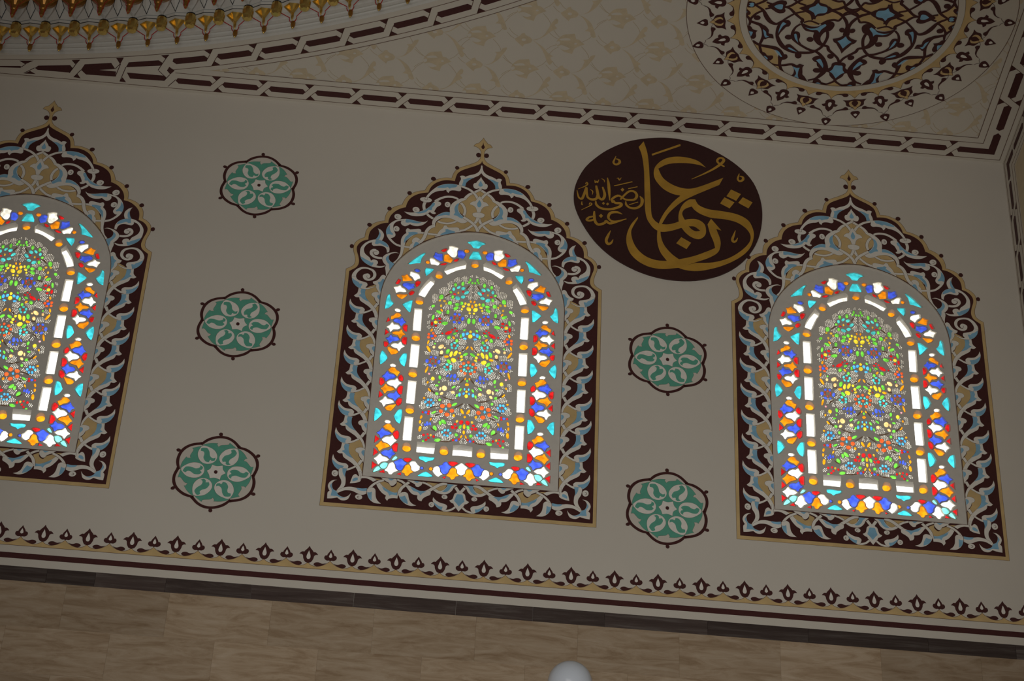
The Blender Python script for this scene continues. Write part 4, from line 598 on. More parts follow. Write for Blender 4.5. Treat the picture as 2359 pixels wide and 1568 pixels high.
 ("L",[(132,1087),(136,1080),(135,1074),(131,1073),(125,1078),(121,1086),(121,1092),(126,1092)]),
 ("L",[(68,1063),(66,1055),(61,1051),(56,1054),(54,1061),(55,1069),(60,1073),(65,1070)]),
 ("L",[(89,1048),(87,1042),(83,1039),(79,1041),(76,1046),(78,1052),(82,1055),(87,1053)]),
 ("L",[(112,1050),(110,1044),(107,1041),(103,1043),(101,1049),(102,1055),(106,1058),(110,1056)]),
 ("K",[(254,1088),(252,1083),(247,1080),(242,1082),(240,1087),(242,1092),(247,1094),(252,1093)]),
 ("Y",[(8,969),(6,963),(1,959),(-4,962),(-7,968),(-5,975),(0,978),(5,976)]),
 ("Y",[(13,934),(11,923),(3,918),(-4,921),(-8,931),(-6,942),(2,947),(9,944)]),
 ("B",[(23,957),(25,950),(23,943),(18,942),(12,947),(10,955),(12,961),(17,962)]),
 ("B",[(51,942),(49,931),(44,926),(38,930),(35,941),(37,952),(42,957),(48,953)]),
 ("B",[(18,987),(17,980),(13,977),(10,979),(8,986),(9,993),(12,996),(16,994)]),
 ("N",[(45,984),(49,974),(47,967),(41,967),(34,975),(31,985),(33,992),(39,991)]),
 ("N",[(66,935),(67,925),(63,919),(58,921),(54,929),(53,939),(56,944),(62,943)]),
 ("N",[(205,997),(201,992),(192,991),(184,994),(181,1000),(185,1004),(193,1006),(202,1003)]),
 ("N",[(200,938),(199,929),(192,923),(183,922),(178,928),(179,938),(186,944),(195,945)]),
 ("N",[(88,848),(81,846),(67,852),(57,863),(54,873),(62,875),(76,869),(86,858)]),
 ("N",[(176,888),(174,879),(168,875),(162,878),(159,886),(161,894),(167,898),(173,895)]),
 ("N",[(214,775),(207,773),(195,778),(186,787),(183,795),(190,797),(202,792),(211,783)]),
 ("N",[(147,734),(147,722),(139,708),(126,700),(116,703),(116,714),(125,728),(138,736)]),
 ("N",[(162,705),(158,694),(151,691),(145,697),(144,709),(149,720),(156,724),(162,718)]),
 ("N",[(195,657),(186,645),(176,644),(171,654),(174,670),(183,682),(192,683),(198,673)]),
 ("N",[(57,630),(57,620),(51,613),(43,612),(37,618),(37,628),(43,635),(51,636)]),
 ("N",[(32,694),(35,683),(32,675),(25,674),(18,682),(15,693),(18,701),(25,701)]),
 ("N",[(183,568),(176,561),(160,561),(147,568),(142,577),(149,584),(164,585),(178,578)]),
 ("N",[(260,557),(258,551),(252,548),(247,550),(244,555),(246,561),(252,564),(257,562)]),
 ("P",[(99,956),(96,946),(87,942),(79,945),(75,953),(78,962),(86,967),(95,964)]),
 ("P",[(156,995),(159,980),(153,966),(141,962),(130,968),(126,983),(133,997),(145,1002)]),
 ("P",[(168,930),(162,927),(153,930),(148,939),(148,947),(155,950),(163,947),(168,938)]),
 ("P",[(174,976),(174,965),(171,960),(167,963),(163,973),(163,983),(166,989),(170,986)]),
 ("A",[(247,971),(247,964),(242,954),(233,947),(227,948),(227,956),(233,966),(241,972)]),
 ("A",[(27,804),(18,792),(10,790),(8,799),(13,814),(22,827),(29,829),(31,820)]),
 ("A",[(10,769),(8,762),(3,759),(-3,761),(-5,768),(-3,774),(2,777),(7,775)]),
 ("A",[(78,769),(74,762),(68,761),(64,766),(63,775),(67,782),(73,783),(78,778)]),
 ("A",[(219,732),(221,724),(219,718),(215,720),(210,727),(208,736),(209,741),(214,740)]),
 ("A",[(282,744),(284,733),(281,727),(275,728),(270,737),(268,748),(271,755),(277,753)]),
 ("A",[(287,703),(285,693),(281,689),(276,692),(274,702),(275,711),(280,716),(285,712)]),
 ("A",[(286,650),(286,634),(280,626),(273,631),(268,647),(269,663),(275,671),(282,666)]),
 ("A",[(274,893),(272,887),(267,884),(262,886),(259,891),(261,897),(266,900),(272,898)]),
 ("A",[(9,694),(7,681),(2,675),(-4,680),(-7,693),(-5,706),(0,712),(6,707)]),
 ("A",[(9,649),(8,638),(3,632),(-2,637),(-5,648),(-4,659),(1,664),(7,660)]),
 ("A",[(19,617),(21,607),(20,602),(16,603),(10,611),(8,621),(9,627),(13,625)]),
 ("F",[(118,850),(114,838),(105,833),(95,836),(90,848),(94,860),(103,865),(113,862)]),
 ("F",[(162,837),(156,828),(144,826),(135,832),(132,844),(138,853),(149,855),(159,848)]),
 ("F",[(167,800),(164,789),(155,784),(146,787),(142,797),(145,808),(153,813),(163,810)]),
 ("F",[(130,778),(126,767),(115,762),(104,765),(98,775),(103,786),(113,791),(125,788)]),
 ("F",[(98,805),(92,796),(81,794),(73,802),(72,814),(78,823),(88,824),(97,817)]),
 ("B",[(131,819),(129,811),(125,807),(120,810),(117,818),(119,826),(123,830),(128,827)]),
 ("B",[(227,886),(229,878),(226,871),(220,870),(214,875),(213,884),(216,890),(222,891)]),
 ("B",[(247,886),(249,878),(246,871),(240,871),(234,876),(233,884),(236,890),(241,891)]),
 ("B",[(262,866),(264,858),(261,852),(255,851),(250,856),(248,864),(251,871),(257,872)]),
 ("B",[(247,844),(249,835),(246,829),(240,828),(235,833),(233,841),(236,848),(242,849)]),
 ("B",[(226,843),(228,835),(225,828),(219,827),(214,833),(212,841),(215,847),(221,848)]),
 ("B",[(212,865),(214,856),(211,850),(205,849),(200,854),(198,862),(201,869),(207,870)]),
 ("D",[(238,866),(236,861),(232,859),(228,860),(226,865),(228,869),(232,872),(236,870)]),
 ("D",[(117,636),(116,632),(112,630),(109,631),(107,635),(109,639),(112,640),(115,639)]),
 ("R",[(30,734),(33,722),(29,711),(20,708),(11,715),(7,728),(11,738),(20,741)]),
 ("R",[(68,707),(65,700),(59,696),(52,698),(49,705),(51,712),(58,715),(64,713)]),
 ("R",[(85,683),(82,674),(73,669),(65,672),(61,680),(64,689),(72,694),(81,691)]),
 ("R",[(54,683),(56,674),(55,668),(50,669),(45,675),(42,684),(43,690),(48,689)]),
 ("R",[(237,789),(235,783),(231,780),(226,782),(224,787),(225,793),(230,796),(235,794)]),
 ("R",[(275,780),(273,774),(269,771),(265,773),(263,778),(265,784),(269,787),(273,785)]),
 ("R",[(240,771),(238,766),(233,764),(227,765),(225,770),(227,774),(232,777),(237,776)]),
 ("R",[(195,598),(193,591),(188,588),(183,590),(180,597),(182,604),(187,607),(192,605)]),
 ("R",[(226,580),(221,576),(215,578),(212,583),(214,590),(219,594),(224,592),(227,586)]),
 ("R",[(240,561),(236,558),(230,561),(226,567),(227,573),(232,576),(238,574),(241,567)]),
 ("R",[(233,612),(231,606),(227,603),(222,605),(220,611),(221,616),(226,619),(231,617)]),
 ("R",[(260,605),(258,598),(252,595),(246,597),(244,603),(246,610),(251,614),(257,611)]),
 ("R",[(33,594),(32,588),(28,585),(24,587),(22,592),(23,598),(27,601),(31,599)]),
 ("R",[(71,583),(69,577),(65,574),(61,576),(59,582),(60,588),(64,590),(69,588)]),
 ("M",[(54,736),(56,728),(53,721),(47,720),(42,726),(40,734),(43,740),(49,741)]),
 ("M",[(214,607),(212,600),(207,597),(202,599),(200,605),(201,612),(206,615),(212,613)]),
 ("L",[(257,781),(255,774),(250,771),(244,773),(241,779),(243,786),(249,789),(254,787)]),
 ("L",[(241,692),(236,680),(229,677),(225,684),(226,697),(231,708),(237,711),(241,705)]),
 ("L",[(253,681),(249,672),(244,670),(240,675),(241,685),(245,693),(250,695),(253,690)]),
 ("L",[(222,692),(219,685),(213,683),(210,688),(210,696),(213,703),(219,705),(222,700)]),
 ("L",[(51,584),(49,578),(44,574),(39,577),(36,583),(38,589),(43,592),(49,590)]),
 ("B",[(105,660),(107,653),(104,646),(98,645),(93,650),(92,657),(95,663),(100,665)]),
 ("B",[(126,659),(128,651),(125,645),(120,644),(114,649),(112,657),(115,663),(121,664)]),
 ("B",[(142,641),(143,634),(140,629),(134,627),(130,631),(129,638),(132,643),(137,645)]),
 ("B",[(128,616),(126,609),(121,606),(116,608),(114,614),(115,621),(121,624),(126,622)]),
 ("B",[(109,614),(107,608),(102,605),(96,607),(94,613),(96,618),(101,621),(106,619)]),
 ("B",[(90,639),(92,631),(89,626),(84,625),(79,630),(77,637),(80,643),(85,643)]),
]
DOT_PATCHES = [(61,1893,26),(108,1875,23),(149,1839,26),(155,1807,18),(188,1770,38),(242,1717,32),(0,1816,41),(1,1757,44),(159,1724,23),(119,1707,29),(132,1646,20),(95,1619,29),(168,1637,23),(162,1545,29),(212,1576,32),(63,1499,37),(96,1502,26),(272,1622,17),(274,1557,14),(274,1502,14),(3,1913,26),(38,1574,17),(-3,1583,17),(204,1478,34),(54,1865,21),(251,1685,17),(215,1448,37),(273,1461,13),(49,1364,31),(51,1316,34),(121,1381,20),(140,1354,26),(187,1378,31),(211,1371,23),(87,1419,17),(251,1324,26),(271,1250,20),(223,1251,31),(160,1213,23),(176,1180,25),(84,1171,36),(58,1190,22),(42,1104,31),(2,1247,31),(147,1114,36),(226,1135,28),(193,1100,17),(99,1028,31),(153,1046,19),(273,1037,17),(231,1026,14),(61,1037,17),(273,1156,13),(57,989,18),(95,924,36),(239,922,27),(203,898,33),(210,979,30),(273,1005,18),(1,845,26),(43,800,32),(124,871,24),(184,839,24),(90,759,26),(150,775,23),(195,770,29),(181,726,32),(144,680,32),(95,708,20),(32,656,20),(0,573,23),(77,603,23),(112,587,29),(153,610,26),(260,682,20),(243,655,17),(275,581,17),(270,823,24),(246,824,18),(271,853,15)]
BRANCHES = [[(78,886),(112,891),(154,906)],
 [(166,829),(195,825),(229,808)],
 [(19,865),(43,843),(69,825)],
 [(153,766),(177,760),(196,749)],
 [(71,567),(108,559),(150,560)],
 [(178,634),(196,644),(211,658)],
 [(196,927),(217,941),(237,963)],
 [(29,1304),(43,1290),(53,1281)],
 [(164,1236),(181,1238),(194,1233)],
 [(194,1135),(212,1121),(226,1105)],
 [(19,1064),(33,1043),(46,1026)],
 [(150,1753),(169,1739),(185,1722)],
 [(25,1839),(36,1820),(47,1802)],
 [(146,1572),(172,1569),(185,1560)]]
# frieze motifs: large palmette about its axis, the rest about the small palmette's axis
FRIEZE = {
 "large_palmette":(1,"M",[(0,-297,1),(9,-314),(22,-330),(28,-340,1),(40,-340),(50,-348),(57,-358,1),(43,-359),(34,-368),(30,-388),(18,-411),(0,-419,1)]),
 "large_heart":(1,"W",[(0,-330,1),(9,-358),(12,-376),(7,-389),(0,-391,1)]),
 "small_palmette":(1,"M",[(0,-312,1),(8,-327),(18,-343),(22,-355,1),(32,-357),(38,-369),(34,-383),(20,-392),(8,-391),(0,-395,1)]),
 "small_heart":(1,"W",[(0,-334,1),(8,-354),(9,-366),(0,-373,1)]),
 "scallop":(0,"O",[(0,-395,1),(20,-414),(48,-431),(78,-439),(105,-435),(122,-426),(134,-413,1)]),
 "comma_leaf":(0,"M",[(20,-410,1),(45,-417),(68,-409),(88,-412),(97,-424),(90,-434),(74,-438),(48,-430),(32,-420)]),
}
# ------------------------------------------------------------------ materials
def mat(name, color, rough=0.75, metal=0.0, grain=0.04, scale=60.0, spec=0.25):
    m = bpy.data.materials.new(name); m.use_nodes = True
    nt = m.node_tree; b = nt.nodes['Principled BSDF']
    b.inputs['Roughness'].default_value = rough
    b.inputs['Metallic'].default_value = metal
    b.inputs['Specular IOR Level'].default_value = spec
    tc = nt.nodes.new('ShaderNodeTexCoord'); nz = nt.nodes.new('ShaderNodeTexNoise')
    nz.inputs['Scale'].default_value = scale; nz.inputs['Detail'].default_value = 3
    rp = nt.nodes.new('ShaderNodeValToRGB')
    rp.color_ramp.elements[0].position = 0.3; rp.color_ramp.elements[1].position = 0.7
    rp.color_ramp.elements[0].color = tuple(c * (1 - grain) for c in color) + (1,)
    rp.color_ramp.elements[1].color = tuple(min(1, c * (1 + grain)) for c in color) + (1,)
    nt.links.new(tc.outputs['Object'], nz.inputs['Vector'])
    nt.links.new(nz.outputs['Fac'], rp.inputs[0])
    nt.links.new(rp.outputs[0], b.inputs['Base Color'])
    return m

def stone(name, c0, c1, c2, sx, sz, tint=0.16, rough=0.35):
    """banded stone: noise stretched along the bedding, each slab with its own shade"""
    m = bpy.data.materials.new(name); m.use_nodes = True
    nt = m.node_tree; b = nt.nodes['Principled BSDF']; b.inputs['Roughness'].default_value = rough
    b.inputs['Specular IOR Level'].default_value = 0.25
    geo = nt.nodes.new('ShaderNodeNewGeometry'); mp = nt.nodes.new('ShaderNodeMapping')
    oi = nt.nodes.new('ShaderNodeObjectInfo')
    mp.inputs['Scale'].default_value = (sx, sx, sz)
    off = nt.nodes.new('ShaderNodeCombineXYZ'); mul = nt.nodes.new('ShaderNodeMath'); mul.operation = 'MULTIPLY'
    mul.inputs[1].default_value = 40.0
    nt.links.new(oi.outputs['Random'], mul.inputs[0]); nt.links.new(mul.outputs[0], off.inputs[2])
    nt.links.new(mul.outputs[0], off.inputs[0])
    nt.links.new(geo.outputs['Position'], mp.inputs['Vector']); nt.links.new(off.outputs[0], mp.inputs['Location'])
    n1 = nt.nodes.new('ShaderNodeTexNoise'); n1.inputs['Scale'].default_value = 1.0
    n1.inputs['Detail'].default_value = 9; n1.inputs['Roughness'].default_value = 0.70; n1.inputs['Distortion'].default_value = 0.8
    rp = nt.nodes.new('ShaderNodeValToRGB')
    rp.color_ramp.elements[0].position = 0.33; rp.color_ramp.elements[0].color = c0 + (1,)
    rp.color_ramp.elements[1].position = 0.70; rp.color_ramp.elements[1].color = c2 + (1,)
    e = rp.color_ramp.elements.new(0.5); e.color = c1 + (1,)
    nt.links.new(mp.outputs[0], n1.inputs['Vector']); nt.links.new(n1.outputs['Fac'], rp.inputs[0])
    mr = nt.nodes.new('ShaderNodeMapRange'); mr.inputs['To Min'].default_value = 1 - tint; mr.inputs['To Max'].default_value = 1 + tint
    nt.links.new(oi.outputs['Random'], mr.inputs['Value'])
    mx = nt.nodes.new('ShaderNodeVectorMath'); mx.operation = 'SCALE'
    nt.links.new(rp.outputs[0], mx.inputs[0]); nt.links.new(mr.outputs[0], mx.inputs['Scale'])
    nt.links.new(mx.outputs[0], b.inputs['Base Color'])
    bp = nt.nodes.new('ShaderNodeBump'); bp.inputs['Strength'].default_value = 0.08; bp.inputs['Distance'].default_value = 0.004
    nt.links.new(n1.outputs['Fac'], bp.inputs['Height']); nt.links.new(bp.outputs[0], b.inputs['Normal'])
    return m

def glass(name, color, clear=0.0):
    """cast coloured glass: scatters the daylight that falls on its outer face"""
    m = bpy.data.materials.new(name); m.use_nodes = True
    nt = m.node_tree; nt.nodes.clear()
    out = nt.nodes.new('ShaderNodeOutputMaterial'); tr = nt.nodes.new('ShaderNodeBsdfTranslucent')
    gl = nt.nodes.new('ShaderNodeBsdfGlossy'); gl.inputs['Roughness'].default_value = 0.15
    gl.inputs['Color'].default_value = (0.9, 0.9, 0.9, 1)
    mix = nt.nodes.new('ShaderNodeMixShader'); mix.inputs[0].default_value = 0.03
    tc = nt.nodes.new('ShaderNodeTexCoord'); nz = nt.nodes.new('ShaderNodeTexNoise')
    nz.inputs['Scale'].default_value = 26; nz.inputs['Detail'].default_value = 2
    oi = nt.nodes.new('ShaderNodeObjectInfo')
    rp = nt.nodes.new('ShaderNodeMapRange'); rp.inputs['From Min'].default_value = 0.36; rp.inputs['From Max'].default_value = 0.66
    rp.inputs['To Min'].default_value = 0.60; rp.inputs['To Max'].default_value = 1.15
    ad = nt.nodes.new('ShaderNodeVectorMath'); ad.operation = 'ADD'
    nt.links.new(tc.outputs['Object'], ad.inputs[0]); nt.links.new(oi.outputs['Random'], ad.inputs[1])
    nt.links.new(ad.outputs[0], nz.inputs['Vector']); nt.links.new(nz.outputs['Fac'], rp.inputs['Value'])
    sc = nt.nodes.new('ShaderNodeVectorMath'); sc.operation = 'SCALE'; sc.inputs[0].default_value = color
    nt.links.new(rp.outputs[0], sc.inputs['Scale']); nt.links.new(sc.outputs[0], tr.inputs['Color'])
    nt.links.new(tr.outputs[0], mix.inputs[1]); nt.links.new(gl.outputs[0], mix.inputs[2])
    nt.links.new(mix.outputs[0], out.inputs['Surface'])
    return m

PLASTER = mat('wall_plaster', (0.68, 0.635, 0.565), 0.85, grain=0.02, scale=1.2)
CEILPAINT = mat('ceiling_paint', (0.68, 0.635, 0.555), 0.85, grain=0.02, scale=1.2)
WHITE = mat('ornament_offwhite', (0.86, 0.83, 0.77), 0.8, grain=0.03)
MAROON = mat('ornament_maroon', (0.075, 0.024, 0.023), 0.6, grain=0.08)
DARKDISC = mat('roundel_ground', (0.050, 0.018, 0.017), 0.5, grain=0.08)
OCHRE = mat('ornament_ochre', (0.66, 0.475, 0.225), 0.7, grain=0.10, scale=9)
BLUE = mat('ornament_blue', (0.27, 0.53, 0.74), 0.7, grain=0.12, scale=14)
TEAL = mat('ornament_teal', (0.125, 0.42, 0.31), 0.7, grain=0.07, scale=20)
GOLDLEAF = mat('letter_gold', (0.52, 0.29, 0.045), 0.5, grain=0.14, scale=7)
STEM = mat('ornament_stem', (0.52, 0.42, 0.27), 0.8)
PALE = mat('ornament_pale_ochre', (0.64, 0.54, 0.38), 0.8, grain=0.06, scale=20)
LINE = mat('ornament_outline', (0.16, 0.085, 0.055), 0.7, grain=0.05)
BRANCH = mat('brown_branch', (0.38, 0.24, 0.155), 0.5, grain=0.1)
GRILLE = mat('gypsum_grille', (0.69, 0.655, 0.60), 0.85, grain=0.03, scale=30)
CORNICE = mat('cornice_plaster', (0.66, 0.65, 0.61), 0.7, grain=0.02)
GILT = mat('gilding', (0.80, 0.58, 0.18), 0.24, metal=0.85, grain=0.15, scale=30, spec=0.5)
GILTRED = mat('gilding_red', (0.40, 0.19, 0.04), 0.25, metal=0.6, grain=0.2, scale=40, spec=0.5)
RED = mat('red_paint', (0.45, 0.03, 0.03), 0.6, grain=0.06)
BLACK = mat('black_line', (0.02, 0.02, 0.022), 0.6, grain=0.02)
TRAV = stone('travertine', (0.30, 0.205, 0.125), (0.43, 0.325, 0.225), (0.53, 0.43, 0.325), 3.2, 17.0, 0.13)
DARKSTONE = stone('dark_stone', (0.060, 0.043, 0.040), (0.085, 0.064, 0.058), (0.16, 0.14, 0.13), 1.6, 26.0, 0.22, 0.3)
FLOORM = mat('carpet', (0.30, 0.10, 0.07), 0.95, grain=0.2, scale=4)
EXTERIOR = mat('exterior_render', (0.30, 0.28, 0.25), 0.9)
OPAL = mat('opal_glass', (0.74, 0.80, 0.90), 0.12, grain=0.0, spec=0.6)
BRASS = mat('lamp_brass', (0.55, 0.38, 0.14), 0.3, metal=0.9)
PM = {'W': WHITE, 'M': MAROON, 'O': OCHRE, 'B': BLUE, 'K': LINE, 'T': TEAL, 'G': GOLDLEAF, 'D': DARKDISC, 'A': PALE}
GM = {'W': glass('glass_white', (0.95, 0.95, 0.90)), 'S': glass('glass_clear_white', (0.97, 0.97, 0.93)),
      'L': glass('glass_cobalt', (0.045, 0.085, 0.62)), 'O': glass('glass_orange', (0.66, 0.205, 0.006)),
      'A': glass('glass_amber', (0.74, 0.25, 0.007)), 'R': glass('glass_red', (0.46, 0.010, 0.011)),
      'C': glass('glass_turquoise', (0.045, 0.50, 0.62)), 'Q': glass('glass_aqua', (0.20, 0.75, 0.70)),
      'N': glass('glass_green', (0.115, 0.46, 0.045)), 'T': glass('glass_teal', (0.06, 0.42, 0.42)),
      'Y': glass('glass_yellow', (0.62, 0.47, 0.03)), 'M': glass('glass_dim_amber', (0.42, 0.26, 0.03)),
      'D': glass('glass_dark_red', (0.30, 0.035, 0.02)), 'B': glass('glass_sky_blue', (0.06, 0.34, 0.72)),
      'F': glass('glass_scarlet', (0.72, 0.085, 0.02)), 'P': glass('glass_peach', (0.72, 0.45, 0.18)),
      'K': glass('glass_pink', (0.8, 0.3, 0.35)), 'Z': glass('glass_bead_white', (0.62, 0.59, 0.52))}

# ------------------------------------------------------------------ helpers
def tag(o, label=None, cat=None, group=None, kind=None):
    if label: o['label'] = label
    if cat: o['category'] = cat
    if group: o['group'] = group
    if kind: o['kind'] = kind
    return o

def empty(name, loc=(0, 0, 0)):
    o = bpy.data.objects.new(name, None); COL.objects.link(o); o.location = loc
    o.empty_display_size = 0.05
    return o

def link(name, me, parent=None, loc=(0, 0, 0)):
    o = bpy.data.objects.new(name, me); COL.objects.link(o)
    o.location = loc
    if parent is not None: o.parent = parent
    return o

class MB:
    def __init__(self): self.v = []; self.f = []; self.m = []; self.mats = []
    def mi(self, m):
        if m not in self.mats: self.mats.append(m)
        return self.mats.index(m)
    def add(self, vs, fs, m):
        b = len(self.v); k = self.mi(m)
        self.v += [tuple(v) for v in vs]
        self.f += [tuple(b + i for i in f) for f in fs]; self.m += [k] * len(fs)
    def box(self, lo, hi, m):
        x0, y0, z0 = lo; x1, y1, z1 = hi
        self.add([(x0,y0,z0),(x1,y0,z0),(x1,y1,z0),(x0,y1,z0),(x0,y0,z1),(x1,y0,z1),(x1,y1,z1),(x0,y1,z1)],
                 [(0,3,2,1),(4,5,6,7),(0,1,5,4),(1,2,6,5),(2,3,7,6),(3,0,4,7)], m)
    def tube(self, pts, r, m, n=6):
        pts = [Vector(p) for p in pts]; rings = []
        for i, p in enumerate(pts):
            d = (pts[min(i+1, len(pts)-1)] - pts[max(i-1, 0)]).normalized()
            a = d.orthogonal().normalized(); b = d.cross(a)
            rings.append([p + (a * math.cos(6.2832*k/n) + b * math.sin(6.2832*k/n)) * r for k in range(n)])
        vs = [v for rg in rings for v in rg]; fs = []
        for i in range(len(pts)-1):
            for k in range(n):
                fs.append((i*n+k, i*n+(k+1) % n, (i+1)*n+(k+1) % n, (i+1)*n+k))
        fs.append(tuple(reversed(range(n)))); fs.append(tuple((len(pts)-1)*n+k for k in range(n)))
        self.add(vs, fs, m)
    def lathe(self, prof, c, m, n=12, axis=None):
        """prof: (radius, height) from bottom to top about the vertical through c"""
        vs = []; fs = []
        for r, z in prof:
            for k in range(n):
                a = 6.28318*k/n; vs.append((c[0]+r*math.cos(a), c[1]+r*math.sin(a), c[2]+z))
        L = len(prof)
        for i in range(L-1):
            for k in range(n): fs.append((i*n+k, i*n+(k+1) % n, (i+1)*n+(k+1) % n, (i+1)*n+k))
        fs.append(tuple(reversed(range(n)))); fs.append(tuple((L-1)*n+k for k in range(n)))
        self.add(vs, fs, m)
    def mesh(self, name, smooth=False):
        me = bpy.data.meshes.new(name); me.from_pydata(self.v, [], self.f)
        for m in self.mats: me.materials.append(m)
        if self.mats and len(self.mats) > 1: me.polygons.foreach_set('material_index', self.m)
        if smooth: me.polygons.foreach_set('use_smooth', [True]*len(me.polygons))
        me.update()
        return me

def cat_rom(p0, p1, p2, p3, t):
    return 0.5*((2*p1) + (p2-p0)*t + (2*p0-5*p1+4*p2-p3)*t*t + (3*p1-p0-3*p2+p3)*t*t*t)

def curve(pts, closed=True, n=4):
    """smooth line through the points; a third value marks a sharp corner"""
    N = len(pts); out = []
    P = [Vector((p[0], p[1])) for p in pts]; K = [len(p) > 2 and p[2] == 1 for p in pts]
    for i in range(N if closed else N-1):
        j = (i+1) % N
        p1, p2 = P[i], P[j]
        out.append(p1)
        if K[i] and K[j]: continue
        p0 = p1*2 - p2 if (K[i] or (not closed and i == 0)) else P[(i-1) % N]
        p3 = p2*2 - p1 if (K[j] or (not closed and j == N-1)) else P[(j+1) % N]
        for s in range(1, n): out.append(cat_rom(p0, p1, p2, p3, s/n))
    if not closed: out.append(P[-1])
    return out

def wcurve(pts, n=4):
    P = [Vector((p[0], p[1], p[2])) for p in pts]; out = []
    for i in range(len(P)-1):
        p0 = P[i-1] if i else P[0]*2 - P[1]
        p3 = P[i+2] if i+2 < len(P) else P[-1]*2 - P[-2]
        for s in range(n): out.append(cat_rom(p0, P[i], P[i+1], p3, s/n))
    out.append(P[-1])
    return out

def fill2d(poly):
    v = [Vector((p[0], p[1], 0)) for p in poly]
    return [tuple(t) for t in tessellate_polygon([v])]

def strip2d(line, widths, closed=False):
    """mitred ribbon"""
    n = len(line); vs = []; fs = []
    for i in range(n):
        a = line[(i-1) % n] if (closed or i) else line[i]
        b = line[(i+1) % n] if (closed or i < n-1) else line[i]
        d = b - a
        if d.length < 1e-9: d = Vector((1, 0))
        d.normalize(); nn = Vector((-d.y, d.x)); h = widths[i]*0.5
        vs.append(line[i] + nn*h); vs.append(line[i] - nn*h)
    for i in range(n if closed else n-1):
        j = (i+1) % n
        fs.append((2*i, 2*i+1, 2*j+1, 2*j))
    return vs, fs

def wallmap(p, d): return (p[0]*0.001, -d, p[1]*0.001)         # paint on the end wall, facing -Y
def ceilmap(p, d): return (p[0]*0.001, p[1]*0.001, -d)         # paint on the ceiling, facing down
def sidemap(p, d): return (-d, p[0]*0.001, p[1]*0.001)         # paint on the right wall, facing -X

SUB = 0.00006; LAYER = 0.00024
def paint(shapes, layer, mp, mirror=False, sym=False, xform=None, outline=2.6, name='paint'):
    """one painted motif -> one mesh; every stroke lies a hair above the one before it"""
    mb = MB(); d = 0.0004 + layer*LAYER
    for col, kind, pts in shapes:
        if kind == 'P':
            q = list(pts)
            if sym:
                rest = [(-p[0],) + tuple(p[1:]) for p in reversed(pts)]
                if q[-1][0] == 0: rest = rest[1:]
                if rest and rest[-1][0] == 0 and q[0][0] == 0: rest = rest[:-1]
                q = q + rest
            if mirror: q = [(-p[0],) + tuple(p[1:]) for p in q]
            line = curve(q)
            if xform: line = [xform(p) for p in line]
            if outline and col in 'WOTA':
                vs, fs = strip2d(line, [outline]*len(line), True)
                mb.add([mp(v, d) for v in vs], fs, PALE if col == 'A' and False else LINE if col != 'A' else PM['A'])
            mb.add([mp(v, d+SUB) for v in line], fill2d(line), PM[col])
        else:
            q = [(-p[0], p[1], p[2]) if mirror else p for p in pts]
            w = wcurve(q); line = [Vector((p.x, p.y)) for p in w]; wd = [max(p.z, 0.8) for p in w]
            if xform: line = [xform(p) for p in line]
            if outline and col == 'W':
                vs, fs = strip2d(line, [x+outline*1.6 for x in wd]); mb.add([mp(v, d) for v in vs], fs, LINE)
            vs, fs = strip2d(line, wd); nv = len(vs); mb.add([mp(v, d+SUB+0.00010*i_/nv) for i_, v in enumerate(vs)], fs, PM[col])
        d += SUB*0.9
    return mb.mesh(name)

def bbox(shapes, mirror=False, sym=False):
    xs = []; ys = []
    for c, k, pts in shapes:
        for p in pts:
            w = p[2]*0.5 if k == 'R' else 0
            xs += [p[0]-w, p[0]+w]; ys += [p[1]-w, p[1]+w]
            if sym: xs += [-p[0]]
    if mirror: xs = [-x for x in xs]
    return min(xs), max(xs), min(ys), max(ys)

def layers(items):
    """smallest layer number for each motif so that later motifs lie above earlier ones they touch"""
    out = []
    for i, b in enumerate(items):
        l = 0
        for j in range(i):
            c = items[j]
            if b[0] < c[1] and c[0] < b[1] and b[2] < c[3] and c[2] < b[3]: l = max(l, out[j]+1)
        out.append(l)
    return out

def cdt(faces2d):
    """triangles of a set of closed outlines; returns verts, tris, and for each tri the outlines it lies in"""
    vs = []; fs = []
    for f in faces2d:
        b = len(vs); vs += [Vector((p[0], p[1])) for p in f]; fs.append(list(range(b, b+len(f))))
    r = delaunay_2d_cdt(vs, [], fs, 1, 1e-7, True)
    return r[0], r[2], r[5], r[3]

# ------------------------------------------------------------------ the room
ARCH_W = 0.607; ARCH_FOOT = 0.241; ARCH_SPRING = 1.655
def arch(grow=0.0, n=20):
    """outline of a window opening in metres about the window axis, counter-clockwise"""
    r = 0.637 + grow; c = -0.030; a0 = math.acos(0.030/r)
    right = [(ARCH_W+grow, ARCH_FOOT-grow), (ARCH_W+grow, ARCH_SPRING)]
    for k in range(1, n+1):
        a = a0*k/n
        right.append((c + r*math.cos(a), ARCH_SPRING + r*math.sin(a)))
    left = [(-x, z) for x, z in reversed(right[:-1])]
    return right[:-1] + [(0.0, right[-1][1])] + left
WIN_X = [-1.7571*1.7, 0.0, 1.5134*1.7]

